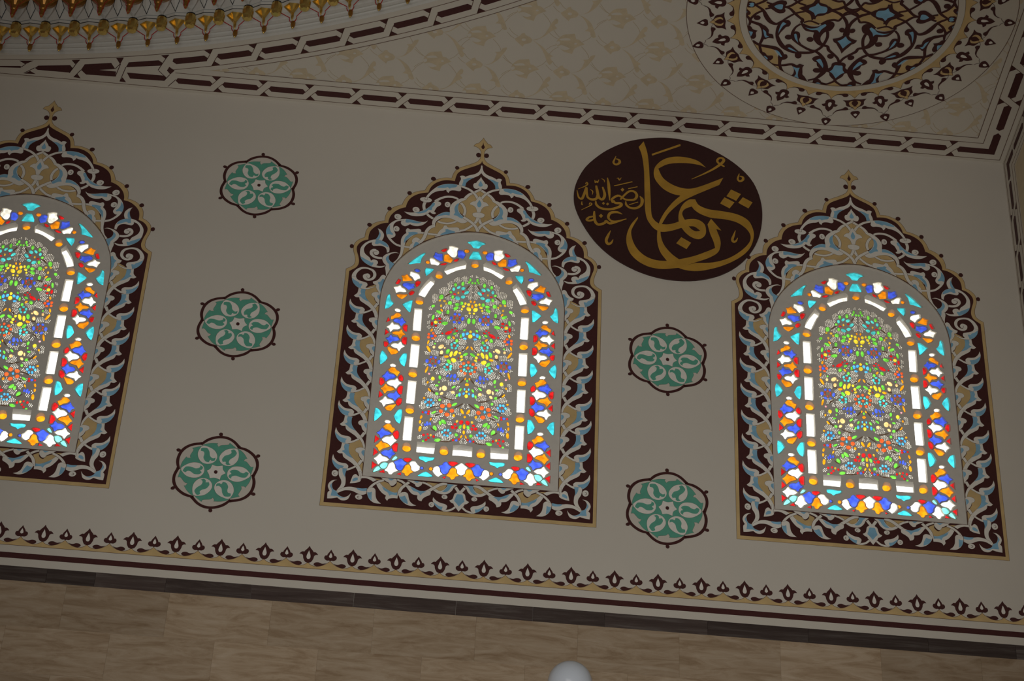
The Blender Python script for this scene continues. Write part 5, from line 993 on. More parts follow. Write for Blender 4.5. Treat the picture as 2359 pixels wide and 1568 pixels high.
mb = MB()
holes = [[(x+wx, z) for x, z in arch()] for wx in WIN_X]
z0, z1 = FLOOR_Z-ZB, CEIL_Z-ZB
V2, T2, O2, _ = cdt([[(LEFT_X, z0), (RIGHT_X, z0), (RIGHT_X, z1), (LEFT_X, z1)]] + holes)
keep = [t for t, o in zip(T2, O2) if list(o) == [0]]
mb.add([(v.x, 0.0, v.y+ZB) for v in V2], keep, PLASTER)
mb.add([(v.x, 0.45, v.y+ZB) for v in V2], [tuple(reversed(t)) for t in keep], EXTERIOR)
for h in holes:
    n = len(h)
    mb.add([(x, 0.0, z+ZB) for x, z in h] + [(x, 0.45, z+ZB) for x, z in h],
           [(k, (k+1) % n, n+(k+1) % n, n+k) for k in range(n)], PLASTER)
wall_back = link('wall_back', mb.mesh('wall_back'))
tag(wall_back, 'cream plastered end wall pierced by arched stained glass windows', 'wall', kind='structure')

mb = MB()
mb.box((RIGHT_X, -4.6, FLOOR_Z), (RIGHT_X+0.4, 0.45, CEIL_Z), PLASTER)
tag(link('wall_right', mb.mesh('wall_right')), 'cream plastered pier meeting the end wall at the corner', 'wall', kind='structure')
mb = MB(); mb.box((RIGHT_X+1.2, FRONT_Y-0.3, FLOOR_Z), (RIGHT_X+1.5, -4.6, CEIL_Z), PLASTER)
mb.box((RIGHT_X+0.4, -4.75, FLOOR_Z), (RIGHT_X+1.5, -4.6, CEIL_Z), PLASTER)
tag(link('wall_side', mb.mesh('wall_side')), 'plain recessed side wall of the hall', 'wall', kind='structure')
mb = MB(); mb.box((LEFT_X-0.3, FRONT_Y-0.3, FLOOR_Z), (LEFT_X, 0.45, CEIL_Z), PLASTER)
tag(link('wall_left', mb.mesh('wall_left')), 'plain left wall of the hall', 'wall', kind='structure')
mb = MB(); mb.box((LEFT_X-0.3, FRONT_Y-0.3, FLOOR_Z), (RIGHT_X+1.5, FRONT_Y, CEIL_Z), PLASTER)
tag(link('wall_front', mb.mesh('wall_front')), 'plain wall opposite the windows', 'wall', kind='structure')
mb = MB(); mb.box((LEFT_X-0.3, FRONT_Y-0.3, FLOOR_Z-0.2), (RIGHT_X+1.5, 0.45, FLOOR_Z), FLOORM)
tag(link('floor', mb.mesh('floor')), 'red carpeted floor of the hall', 'floor', kind='structure')

# flat ceiling with the round opening of the dome
R_OPEN = 8.45
mb = MB()
ring = [(DOME.x + R_OPEN*math.cos(6.2831853*k/256), DOME.y + R_OPEN*math.sin(6.2831853*k/256)) for k in range(256)]
V2, T2, O2, _ = cdt([[(LEFT_X-0.3, FRONT_Y-0.3), (RIGHT_X+1.5, FRONT_Y-0.3), (RIGHT_X+1.5, 0.0), (LEFT_X-0.3, 0.0)], ring])
keep = [tuple(reversed(t)) for t, o in zip(T2, O2) if list(o) == [0]]
mb.add([(v.x, v.y, CEIL_Z) for v in V2], keep, CEILPAINT)
mb.add([(v.x, v.y, CEIL_Z+0.3) for v in V2], [tuple(reversed(t)) for t in keep], CEILPAINT)
ceiling = link('ceiling', mb.mesh('ceiling'))
tag(ceiling, 'flat cream ceiling with a round dome opening', 'ceiling', kind='structure')

def revolve(prof, m, name, n=256, smooth=False):
    mbx = MB(); vs = []; fs = []
    for r, z in prof:
        for k in range(n):
            a = 6.2831853*k/n; vs.append((DOME.x + r*math.cos(a), DOME.y + r*math.sin(a), CEIL_Z+z))
    for i in range(len(prof)-1):
        for k in range(n): fs.append((i*n+k, (i+1)*n+k, (i+1)*n+(k+1) % n, i*n+(k+1) % n))
    mbx.add(vs, fs, m)
    return mbx.mesh(name, smooth)
prof = [(8.02, 0.60), (8.02, 1.9)] + [(8.02*math.cos(a*math.pi/24), 1.9 + 5.5*math.sin(a*math.pi/24)) for a in range(1, 12)] + [(0.05, 7.4)]
dome = link('dome', revolve(prof, CORNICE, 'dome', smooth=True))
tag(dome, 'plain plastered drum and dome above the cornice', 'dome', kind='structure')

# unseen overhang added outside, shaped to dim the upper panes
mb = MB(); mb.box((LEFT_X, 0.45, ZB+2.38), (RIGHT_X+1.5, 2.55, ZB+2.65), EXTERIOR)
tag(link('shade_overhang', mb.mesh('shade_overhang')), 'unseen overhang added outside to dim the upper panes', 'shade_overhang', kind='structure')

# ------------------------------------------------------------------ stained glass windows
FRONT = 0.012
PANE_Y = 0.037; PETAL_Y = 0.022
def mirrored(q): return [(-p[0],) + tuple(p[1:]) for p in reversed(q)]
def poly_area(l): return 0.5*sum(l[i][0]*l[(i+1) % len(l)][1] - l[(i+1) % len(l)][0]*l[i][1] for i in range(len(l)))
def ccw(l): return l if poly_area(l) > 0 else list(reversed(l))
def centre(l): return (sum(p[0] for p in l)/len(l), sum(p[1] for p in l)/len(l))
def inside(p, poly):
    c = False; n = len(poly)
    for i in range(n):
        x1, y1 = poly[i][0], poly[i][1]; x2, y2 = poly[(i+1) % n][0], poly[(i+1) % n][1]
        if (y1 > p[1]) != (y2 > p[1]) and p[0] < (x2-x1)*(p[1]-y1)/(y2-y1)+x1: c = not c
    return c

cells = []          # (colour, outline in mm, pane depth, slope, bar?)
def normals(l):
    n = len(l); out = []
    for i in range(n):
        t = Vector(l[(i+1) % n]) - Vector(l[i-1])
        t = t.normalized() if t.length > 1e-6 else Vector((1, 0))
        out.append((t.y, -t.x))
    return out
def grow(l, g):
    return [(p[0]+n[0]*g, p[1]+n[1]*g) for p, n in zip(l, normals(l))]
def add_cell(col, q, yd, slope, sub):
    l = [(p.x, p.y) for p in curve(q, n=sub)]
    if yd == PANE_Y and col not in 'SA': l = grow(ccw(l), 2.6)
    cells.append((col, ccw(l), yd if yd == PANE_Y else yd + (len(cells) % 9)*0.00012, slope))
for col, sym, pts in GLASS:
    if sym:
        rest = [(-p[0],) + tuple(p[1:]) for p in reversed(pts)][1:-1]
        add_cell(col, list(pts)+rest, PANE_Y, 17, 3)
    else:
        c = centre(pts)
        if abs(c[0]) < 12:
            add_cell(col, [(p[0]-c[0],) + tuple(p[1:]) for p in pts], PANE_Y, 17, 3)
        else:
            add_cell(col, pts, PANE_Y, 17, 3); add_cell(col, mirrored(pts), PANE_Y, 17, 3)
pet = []
def far(c, rr):
    for (pc, pr) in pet:
        if (pc[0]-c[0])**2 + (pc[1]-c[1])**2 < (0.62*(pr+rr))**2: return False
    return True
for col, pts in PETALS:
    c = centre(pts); rr = max(math.hypot(p[0]-c[0], p[1]-c[1]) for p in pts)
    if abs(c[0]) < 9:
        if far((0, c[1]), rr*0.6):
            pet.append(((0, c[1]), rr*0.7)); add_cell(col, [(p[0]-c[0], p[1]) for p in pts], PETAL_Y, 7, 1)
    elif abs(c[0]) > 4 and far(c, rr*0.6):
        pet.append((c, rr*0.7)); pet.append(((-c[0], c[1]), rr*0.7))
        add_cell(col, pts, PETAL_Y, 7, 1); add_cell(col, mirrored(pts), PETAL_Y, 7, 1)
# white bead lights, set in slanting rows
rng = random.Random(5)
beads = []
seen = set()
for i, (cx_, cz_, cr_) in enumerate(DOT_PATCHES):
    slant = math.radians(-52 + rng.uniform(-14, 14))
    ux, uz = math.cos(slant), math.sin(slant)
    n = int(cr_/9)+1
    for a in range(-n, n+1):
        for b in range(-n, n+1):
            s = a*13.4 + (b % 2)*6.5; t = b*8.4
            if s*s + t*t > cr_*cr_*0.92: continue
            x = cx_ + ux*s - uz*t; z = cz_ + uz*s + ux*t
            if x < 6: continue
            ok = True
            for (pc, pr) in pet:
                if (pc[0]-x)**2 + (pc[1]-z)**2 < (pr*1.0+6.5)**2: ok = False; break
            if not ok: continue
            for (bx, bz, _) in beads[-240:]:
                if (bx-x)**2 + (bz-z)**2 < 64: ok = False; break
            if not ok: continue
            beads.append((x, z, slant))
n_big = len(cells)
for x, z, a in beads:
    for sgn in (1, -1):
        ux, uz = math.cos(a)*sgn, math.sin(a)
        hx, hz = 4.2, 1.8
        q = [(sgn*x + ux*s*hx - uz*t*hz, z + uz*s*hx + ux*t*hz) for s, t in ((-1, -1), (1, -1), (1, 1), (-1, 1))]
        cells.append(('Z', ccw(q), 0.017, 2.5))

# keep cells apart from each other on the face of the grille
fronts = []
for col, l, yd, slope in cells:
    wide = max(p[0] for p in l) - min(p[0] for p in l) > max(p[1] for p in l) - min(p[1] for p in l)
    up = 0.0
    if yd == PANE_Y and col in 'SA': up = 40.0 if col == 'S' and (wide or centre(l)[1] > 1750) else 34.0 if col == 'S' else 24.0
    f = []
    for (x, z), (nx, nz) in zip(l, normals(l)):
        g = 0.5 if col == 'Z' else 4.6 if yd == PANE_Y else 1.6
        f.append((x + nx*g, z + nz*g - slope + up*max(0.0, nz)))
    fronts.append(f)
outer = [(x*1000, z*1000) for x, z in arch()]
V2, T2, O2, OV = cdt([outer] + fronts)
mb = MB()
keep = [tuple(t) for t, o in zip(T2, O2) if list(o) == [0]]
mb.add([(v.x*0.001, FRONT, v.y*0.001) for v in V2], keep, GRILLE)
for (col, l, yd, slope), f in zip(cells, fronts):
    n = len(l)
    mb.add([(x*0.001, FRONT, z*0.001) for x, z in f] + [(x*0.001, yd, z*0.001) for x, z in l],
           [(k, (k+1) % n, n+(k+1) % n, n+k) for k in range(n)], GRILLE)
grille_mesh = mb.mesh('grille')
# flat back of the slab round the panes keeps daylight out
order = sorted(range(n_big), key=lambda i: -abs(poly_area(cells[i][1])))
single = set(order[:300])
pane_meshes = []
stuff = MB()
for i, (col, l, yd, slope) in enumerate(cells):
    tris = fill2d(l)
    if i in single:
        c = centre(l); m1 = MB()
        m1.add([((x-c[0])*0.001, 0, (z-c[1])*0.001) for x, z in l], tris, GM[col])
        pane_meshes.append((m1.mesh('pane'), (c[0]*0.001, yd, c[1]*0.001)))
    else:
        stuff.add([(x*0.001, yd, z*0.001) for x, z in l], tris, GM[col])
bead_mesh = stuff.mesh('small_panes')
branch_meshes = []
for pts in BRANCHES:
    for sgn in (1, -1):
        w_ = wcurve([(sgn*p[0], p[1], 8.0) for p in pts]); m1 = MB()
        vs, fs = strip2d([Vector((p.x, p.y)) for p in w_], [5.0 + 5.0*math.sin(math.pi*k/(len(w_)-1)) for k in range(len(w_))])
        m1.add([(v.x*0.001, FRONT-0.001, v.y*0.001) for v in vs], fs, BRANCH); branch_meshes.append(m1.mesh('branch'))
WIN_WORD = ['whose painted crest stands left of the teal rosettes on the cream wall',
            'whose painted crest touches the calligraphy roundel on its right',
            'standing between the calligraphy roundel and the corner pier']
for i, wx in enumerate(WIN_X):
    w = empty('window_%d' % (i+1), (wx, 0, ZB))
    tag(w, 'arched stained glass window ' + WIN_WORD[i], 'window', kind='structure')
    link('grille', grille_mesh, w)
    for me, loc in pane_meshes: link('pane', me, w, loc)
    tag(link('small_panes', bead_mesh, w), kind='stuff')
    for me in branch_meshes: link('branch', me, w)

# ------------------------------------------------------------------ painted window surrounds
def chain(rows):
    out = []
    for col, k, pts in rows:
        for p in pts:
            if out and abs(out[-1][0]-p[0]) < 8 and abs(out[-1][1]-p[1]) < 8: continue
            out.append(p)
    return out
gold_half = [(0,) + tuple(chain(SURROUND_LINES[0][2])[0][1:])] + chain(SURROUND_LINES[0][2])[1:-1] + [(850, 1881, 1), (850, 0, 1)]
dark_half = [(0,) + tuple(chain(SURROUND_LINES[1][2])[0][1:])] + chain(SURROUND_LINES[1][2])[1:-1] + [(829, 1864, 1), (829, 26, 1)]
def full(h):
    return h + [(-p[0],) + tuple(p[1:]) for p in reversed(h) if p[0] != 0]
def ringed(half, grow, m, d, name, hole):
    line = ccw([(p.x, p.y) for p in curve(full(half), n=5)])
    if grow:
        n = len(line); big = []
        for i in range(n):
            a = Vector(line[i-1]); b = Vector(line[(i+1) % n]); t = (b-a)
            t = t.normalized() if t.length > 1e-6 else Vector((1, 0))
            big.append((line[i][0]+t.y*grow, line[i][1]-t.x*grow))
        line = big
    V, T, O, _ = cdt([line, hole])
    mbx = MB(); mbx.add([(v.x*0.001, -d, v.y*0.001) for v in V], [t for t, o in zip(T, O) if list(o) == [0]], m)
    return mbx.mesh(name)
hole0 = [(x*1000, z*1000) for x, z in arch(0.0005)]
edge_me = ringed(gold_half, 2.6, LINE, 0.0003, 'outline', hole0)
gold_me = ringed(gold_half, 0, OCHRE, 0.0005, 'gold_border', hole0)
dark_me = ringed(dark_half, 0, MAROON, 0.0008, 'maroon_ground', hole0)
hl = [Vector(p) for p in [(x*1000, z*1000) for x, z in arch(0.0015)]]
vs, fs = strip2d(hl, [4.5]*len(hl), True)
mb = MB(); mb.add([(v.x*0.001, -0.0042, v.y*0.001) for v in vs], fs, LINE); arch_line_me = mb.mesh('arch_line')

items = []                                  # (name, shapes, mirror, sym)
for nm, sym, sh in SURROUND:
    items.append((nm, sh, False, sym))
    if not sym: items.append((nm, sh, True, 0))
HOOK_Z = [1.628, 1.410, 1.205, 0.986, 0.799, 0.588, 0.381]
SIDE_REF = 1.4119                           # the traced module's leaf tip
def shift(sh, dz, stretch=1.0):
    r = []
    for c, k, pts in sh:
        r.append((c, k, [(p[0], p[1]+dz*1000) + tuple(p[2:]) for p in pts]))
    return r
side_items = []
def side_piece(k, which):
    dz = HOOK_Z[k] - SIDE_REF
    for nm, sym, sh in SIDE:
        if nm not in which: continue
        if nm == 'ochre_ground' and k % 2 == 0: continue
        if nm == 'bud' and k == 6: continue
        s2 = shift(sh, dz)
        side_items.append((nm, s2, False, 0)); side_items.append((nm, s2, True, 0))
# the ochre pocket and leaf directly under the upper curl
for k in range(-1, 7):
    z = HOOK_Z[k] if k >= 0 else 1.628+0.214
    dz = z - SIDE_REF
    for nm, sym, sh in SIDE:
        if nm == 'ochre_ground' and k % 2 == 0: continue
        if k == -1 and nm == 'hook_leaf': continue
        if k == 6 and nm != 'hook_leaf': continue
        s2 = shift(sh, dz)
        side_items.append((nm, s2, False, 0)); side_items.append((nm, s2, True, 0))
# side vines lie under the curls of the crest
bead_items = [it for it in items if it[0] in ('bead', 'finial_bead', 'finial_drop')]
rest_items = [it for it in items if it[0] not in ('bead', 'finial_bead', 'finial_drop')]
allit = bead_items + side_items + rest_items
lay = layers([bbox(it[1], it[2], it[3]) for it in allit])
surround_meshes = []
for it, l in zip(allit, lay):
    surround_meshes.append((it[0], paint(it[1], l+2, wallmap, it[2], it[3], name=it[0])))
SUR_LABEL = ['painted maroon window surround with blue arabesque, left of the column of three rosettes',
             'painted maroon window surround with blue arabesque, its crest beside the calligraphy roundel\'s lettered left end',
             'painted maroon window surround with blue arabesque, nearest the corner pier']
for i, wx in enumerate(WIN_X):
    s = empty('painted_surround', (wx, 0, ZB))
    tag(s, SUR_LABEL[i], 'wall painting', 'painted surrounds of the stained glass windows')
    for nm, me in (('outline', edge_me), ('gold_border', gold_me), ('maroon_ground', dark_me), ('arch_line', arch_line_me)):
        link(nm, me, s)
    prev = None
    for nm, me in surround_meshes:
        if nm.endswith('_shade') and prev is not None: link(nm, me, prev)
        else: prev = link(nm, me, s)

# ------------------------------------------------------------------ rosettes on the wall
def rot60(k):
    a = -k*math.pi/3; c, s = math.cos(a), math.sin(a)
    return lambda p: Vector((p[0]*c - p[1]*s, p[0]*s + p[1]*c))
RT_ = {nm: sh for nm, sym, sh in ROSETTE}
ground = []
for k in range(6):
    r = rot60(k)
    ln = curve(RT_['ground_edge'][0][2], closed=False)
    ground += [r(p) for p in ln]
mb = MB()
vs, fs = strip2d(ground, [2.4]*len(ground), True); mb.add([wallmap(v, 0.0004) for v in vs], fs, LINE)
mb.add([wallmap(v, 0.0005) for v in ground], fill2d(ground), TEAL)
ros_ground = mb.mesh('teal_ground')
ros = {}
for nm in ('lobe', 'bead', 'eye'):
    ros[nm] = [paint(RT_[nm], 6 if nm == 'bead' else 4 if nm == 'lobe' else 2, wallmap, xform=rot60(k), outline=2.4, name=nm) for k in range(6)]
ros_star = paint(RT_['star'], 3, wallmap, outline=2.4, name='star'); ros_dot = paint(RT_['heart_dot'], 5, wallmap, name='heart_dot')
ROS = [(-1.502, 2.5454, 'uppermost teal rosette of three in a column on the cream wall'),
       (-1.506, 1.3439, 'middle teal rosette of three in a column on the cream wall'),
       (-1.5071, 0.1817, 'lowest teal rosette of three in a column, just above the palmette frieze'),
       (1.2925, 1.3457, 'upper teal rosette of two below the calligraphy roundel'),
       (1.2910, 0.1847, 'lower teal rosette of two below the calligraphy roundel, above the palmette frieze')]
for x, z, lab in ROS:
    o = empty('painted_rosette', (x, 0, ZB+z))
    tag(o, lab, 'rosette', 'teal six-lobed rosettes painted on the wall')
    link('teal_ground', ros_ground, o); link('star', ros_star, o); link('heart_dot', ros_dot, o)
    for nm in ('lobe', 'bead', 'eye'):
        for me in ros[nm]: link(nm, me, o)

# ------------------------------------------------------------------ calligraphy roundel
o = empty('calligraphy_roundel', (1.301, 0, ZB+2.661))
tag(o, 'round dark roundel lettered in large gold Arabic calligraphy', 'roundel')
def recentre(p): return Vector((p[0]-1301, p[1]-2661))
mb = MB()
disc = [recentre(p) for p in curve(CALLIG[0][2][0][2])]
n = len(disc)
mb.add([(p.x*0.001, -0.002, p.y*0.001) for p in disc] + [(p.x*0.001, -0.012, p.y*0.001) for p in disc],
       [(k, (k+1) % n, n+(k+1) % n, n+k) for k in range(n)], DARKDISC)
mb.add([(p.x*0.001, -0.012, p.y*0.001) for p in disc], fill2d(disc), DARKDISC)
link('disc', mb.mesh('disc'), o)
for j, (nm, sym, sh) in enumerate(CALLIG[1:]):
    sh2 = [(c, k, [(p[0]-1301, p[1]-2661) + tuple(p[2:]) for p in pts]) for c, k, pts in sh]
    link(nm, paint(sh2, j*0.4, lambda p, d: (p[0]*0.001, -0.012-d, p[1]*0.001), outline=0, name=nm), o)

# ------------------------------------------------------------------ palmette frieze and stripe at the foot of the wall
fr = empty('trim_1', (0, 0, ZB))
tag(fr, 'painted frieze of maroon palmettes on a scalloped ochre band above a maroon stripe', 'frieze', kind='structure')
PER = 0.26452; X0 = -2.4690
kL = int((LEFT_X+0.4-X0)/PER); kR = int((RIGHT_X-0.06-X0)/PER)
def fmesh(key, layer, mirror=False):
    sym, c, pts = FRIEZE[key]
    return paint([(c, 'P', pts)], layer, wallmap, mirror, sym, outline=2.2, name=key)
big = fmesh('large_palmette', 2); bigh = fmesh('large_heart', 4)
sml = fmesh('small_palmette', 2); smlh = fmesh('small_heart', 4)
leafR = fmesh('comma_leaf', 2); leafL = fmesh('comma_leaf', 2, True)
sc = [(p.x, p.y) for p in curve(FRIEZE['scallop'][2], closed=False)]
sc = [(x*132.26/sc[-1][0], z) for x, z in sc]
unit = [(x-132.26, z) for x, z in [(132.26-x, z) for x, z in reversed(sc)]]
prof_line = [(-x, z) for x, z in reversed(sc)] + sc[1:]
mb = MB()
vs = [wallmap(p, 0.0006) for p in prof_line] + [wallmap((p[0], -457), 0.0006) for p in prof_line]
n = len(prof_line)
mb.add(vs, [(k, k+1, n+k+1, n+k) for k in range(n-1)], OCHRE)
l2 = [Vector(p) for p in prof_line]
v2, f2 = strip2d(l2, [2.6]*n); mb.add([wallmap(v, 0.0008) for v in v2], f2, LINE)
mb.add([wallmap(p, 0.0008) for p in ((-132.26, -455.5), (132.26, -455.5), (132.26, -458.5), (-132.26, -458.5))], [(3, 2, 1, 0)], LINE)
scal = mb.mesh('scallop')
for k in range(max(kL, -14), kR+1):
    x = X0 + k*PER
    link('palmette_heart', bigh, link('large_palmette', big, fr, (x, 0, 0)))
    xs = x - PER/2
    link('scallop', scal, fr, (xs, 0, 0))
    link('palmette_heart', smlh, link('small_palmette', sml, fr, (xs, 0, 0)))
    link('comma_leaf', leafR, fr, (xs, 0, 0)); link('comma_leaf', leafL, fr, (xs, 0, 0))
link('scallop', scal, fr, (X0 + (kR+0.5)*PER, 0, 0))
mb = MB(); mb.box((LEFT_X+0.01, -0.0012, -0.5469), (RIGHT_X-0.002, 0, -0.5087), MAROON)
link('stripe', mb.mesh('stripe'), fr)

# ------------------------------------------------------------------ stone cladding below
rng = random.Random(11)
def slab(mbx, w, h, t, m, bev=0.0007):
    a, b = w/2, h/2
    mbx.add([(-a, 0, -b), (a, 0, -b), (a, 0, b), (-a, 0, b),
             (-a, -t+bev, -b), (a, -t+bev, -b), (a, -t+bev, b), (-a, -t+bev, b),
             (-a+bev, -t, -b+bev), (a-bev, -t, -b+bev), (a-bev, -t, b-bev), (-a+bev, -t, b-bev)],
            [(0, 1, 5, 4), (1, 2, 6, 5), (2, 3, 7, 6), (3, 0, 4, 7), (4, 5, 9, 8), (5, 6, 10, 9), (6, 7, 11, 10), (7, 4, 8, 11), (8, 9, 10, 11)], m)
dado = empty('trim_2', (0, 0, ZB))
tag(dado, 'wall cladding of banded travertine slabs under the dark stone course', 'cladding', kind='structure')
SL_W, SL_H, GAP = 0.6060, 0.3035, 0.0003
m1 = MB(); slab(m1, SL_W-GAP, SL_H-GAP, 0.010, TRAV); slab_me = m1.mesh('slab')
for row in range(6):
    zc = -0.7050 - SL_H*(row+0.5)
    x = -2.2750 + (0.300 if row % 2 else 0.0) + SL_W/2 - SL_W*10
    while x < RIGHT_X + 0.2:
        xl, xr = max(x-SL_W/2, LEFT_X), min(x+SL_W/2, RIGHT_X)
        if xr - xl > 0.05 and x > -9:
            if xr-xl > SL_W-0.002: link('slab', slab_me, dado, (x, 0.0005*rng.random(), zc))
            else:
                m2 = MB(); slab(m2, xr-xl-GAP, SL_H-GAP, 0.010, TRAV); link('slab', m2.mesh('slab'), dado, ((xl+xr)/2, 0, zc))
        x += SL_W
band = empty('trim_3', (0, 0, ZB))
tag(band, 'dark brown stone course running along the wall above the travertine', 'stone course', kind='structure')
JX = [-6.6, -6.0, -5.4, -4.8, -4.2, -3.6, -3.0, -2.404, -2.119, -1.702, -1.196, -0.586, 0.023, 0.483, 0.912, 1.533, 2.14, 2.867, 3.40, RIGHT_X]
for a, b in zip(JX[:-1], JX[1:]):
    m2 = MB(); slab(m2, b-a-0.001, 0.0985, 0.010, DARKSTONE, 0.0007); link('slab', m2.mesh('slab'), band, ((a+b)/2, 0, -0.6551))

# ------------------------------------------------------------------ ceiling ornament
def plait_unit(mp_line, P, H, mirror=1.0):
    """one repeat of the plaited border: (colour, polygon) in strip coordinates s (m), y (-1..1)"""
    f = P/700.0
    polys = [[(0, 0), (32, .35), (515, .35), (555, 0), (520, -.35), (42, -.35)],
             [(545, 1), (684, 1), (612, .44)],
             [(562, -1), (704, -1), (632, -.45)]]
    lines = [[(545, -.10), (612, .44), (684, 1)], [(562, -1), (632, -.45), (708, .10)]]
    return [[(x*f, y) for x, y in p] for p in polys], [[(x*f, y) for x, y in p] for p in lines]

def strip_border(parent, mapper, P, H, s_list, d, name='link', n_sub=6):
    """mapper(s, y) -> 3D; y in metres across the strip"""
    for s0 in s_list:
        polys, lines = plait_unit(None, P, H)
        mbx = MB()
        for p in polys:
            pts = []
            for i in range(len(p)):
                a, b = p[i], p[(i+1) % len(p)]
                for t in range(n_sub): pts.append((a[0]+(b[0]-a[0])*t/n_sub, a[1]+(b[1]-a[1])*t/n_sub))
            mbx.add([mapper(s0+x, y*H, d) for x, y in pts], fill2d([(x*1000, y*H*1000) for x, y in pts]), MAROON)
        for l in lines:
            vs, fs = strip2d([Vector((x*1000, y*H*1000)) for x, y in l], [4.6]*len(l))
            mbx.add([mapper(s0+v.x*0.001, v.y*0.001, d) for v in vs], fs, LINE)
        link(name, mbx.mesh(name), parent)

def band_line(mapper, s0, s1, y, w, m, d, n):
    mbx = MB(); vs = []
    for k in range(n+1):
        s = s0+(s1-s0)*k/n
        vs += [mapper(s, y-w/2, d), mapper(s, y+w/2, d)]
    mbx.add(vs, [(2*k, 2*k+1, 2*k+3, 2*k+2) for k in range(n)], m)
    return mbx

PB = 0.3237; HB = 0.0775
# along the end wall: s runs to the right, y>0 away from the wall (up in the picture)
def map_wall(s, y, d): return (s, -0.1075 - y, CEIL_Z - d)
def map_right(s, y, d): return (RIGHT_X - 0.1075 - y, -s, CEIL_Z - d)
def map_ring(s, y, d):
    a = math.radians(76.21) - s/8.577; r = 8.577 - y
    return (DOME.x + r*math.cos(a), DOME.y + r*math.sin(a), CEIL_Z - d)
bd = empty('trim_4', (0, 0, 0))
tag(bd, 'plaited maroon border painted along the ceiling edge over the windows', 'border', kind='structure')
xs = [0.420 + PB*k for k in range(-8, 9)]
strip_border(bd, map_wall, PB, HB, xs, 0.0030)
for y in (-0.0775, 0.0775, 0.1275):
    xa = -2.17 if y < 0.1 else -1.83
    xb = RIGHT_X - (0.030 if y < 0 else 0.185 if y < 0.1 else 0.235)
    if y < 0: xa = -9.0
    link('border_line', band_line(map_wall, xa, xb, y, 0.0048, LINE, 0.0031, 2).mesh('border_line'), bd)
# white ground of the border hides what lies beyond it
bl = empty('trim_5', (0, 0, 0))
tag(bl, 'plaited maroon border painted along the ceiling edge over the corner pier', 'border', kind='structure')
ys = [0.325 + PB*k for k in range(0, 9)]
def map_right_m(s, y, d): return map_right(s, -y, d)
strip_border(bl, map_right, PB, HB, ys, 0.0030)
for y in (-0.0775, 0.0775, 0.1275):
    sa = 0.030 if y < 0 else 0.185 if y < 0.1 else 0.235
    link('border_line', band_line(map_right, sa, 3.4, y, 0.0048, LINE, 0.0031, 2).mesh('border_line'), bl)
# the corner link
mb = MB()
cx0 = RIGHT_X - 0.1075; cy0 = -0.1075; h = 0.35*HB
L_ = [(3.333, cy0), (3.333+0.015, cy0-h), (cx0-h, cy0-h), (cx0-h, -0.275), (cx0, -0.300), (cx0+h, -0.275), (cx0+h, cy0+h), (3.333+0.015, cy0+h)]
mb.add([(x, y, CEIL_Z-0.0030) for x, y in L_], fill2d(L_), MAROON)
link('corner_link', mb.mesh('corner_link'), bd)

br = empty('trim_6', (0, 0, 0))
tag(br, 'plaited maroon border painted round the dome opening', 'border', kind='structure')
PR = math.radians(2.133)*8.577
strip_border(br, map_ring, PR, 0.0785, [PR*k for k in range(0, 12)], 0.0030)
strip_border(br, map_ring, PR, 0.0785, [PR*k for k in range(-14, -9)], 0.0030)
def ring_line(y, s0, s1): return band_line(map_ring, s0, s1, y, 0.0048, LINE, 0.0031, 60).mesh('border_line')
link('border_line', ring_line(0.079, -6.0, 5.0), br)
link('border_line', ring_line(-0.078, -0.02, 5.0), br)
link('border_line', ring_line(-0.119, 0.36, 5.0), br)
for nm, sym, sh in JUNCTION:
    mm_ = paint(sh, 10, lambda p, d: (p[0]*0.001, p[1]*0.001, CEIL_Z-0.0032), outline=0, name=nm)
    link(nm, mm_, br)
# cream ground of the three borders, laid over the spandrel painting's margin
mb = MB()
mb.add([(-9.0, 0, CEIL_Z-0.0026), (RIGHT_X, 0, CEIL_Z-0.0026), (RIGHT_X, -0.235, CEIL_Z-0.0026), (-9.0, -0.235, CEIL_Z-0.0026)], [(0, 1, 2, 3)], CEILPAINT)
link('border_ground', mb.mesh('border_ground'), bd)
mb = MB()
mb.add([(RIGHT_X, 0, CEIL_Z-0.0022), (RIGHT_X, -3.4, CEIL_Z-0.0022), (RIGHT_X-0.235, -3.4, CEIL_Z-0.0022), (RIGHT_X-0.235, 0, CEIL_Z-0.0022)], [(0, 1, 2, 3)], CEILPAINT)
link('border_ground', mb.mesh('border_ground'), bl)
link('border_ground', band_line(map_ring, -3.0, 5.0, 0.004, 0.244, CEILPAINT, 0.0020, 60).mesh('border_ground'), br)

# spandrel arabesque
SP = {}
stems = []
for nm, sym, sh in SPANDREL:
    if nm == 'stem': stems.append(sh)
    else: SP[nm] = sh
def clip_half(poly, a, n):
    """keep the side where (p-a).n >= 0"""
    out = []
    for i in range(len(poly)):
        p, q = poly[i], poly[(i+1) % len(poly)]
        dp, dq = (p-a).dot(n), (q-a).dot(n)
        if dp >= 0: out.append(p)
        if (dp >= 0) != (dq >= 0): out.append(p + (q-p)*(dp/(dp-dq)))
    return out
RC = Vector((2.3393, -1.3240)); R_OUT = 1.0905
def spandrel_clip(poly):
    c = sum((p for p in poly), Vector((0, 0)))/len(poly)
    poly = clip_half(poly, Vector((0, -0.236)), Vector((0, -1)))
    if len(poly) > 2: poly = clip_half(poly, Vector((RIGHT_X-0.236, 0)), Vector((-1, 0)))
    if len(poly) > 2:
        d = (c - DOME); d.normalize()
        poly = clip_half(poly, DOME + d*8.697, d)
    return poly
sp = empty('spandrel_arabesque', (0, 0, 0))
tag(sp, 'pale ochre trellis of flowers and leaves painted on the ceiling spandrel', 'ceiling painting')
F1 = Vector((0.8045, -0.7982)); F2 = Vector((0.4881, -0.5221)); AX = 0.602; AY = 0.276
sp_n = 0
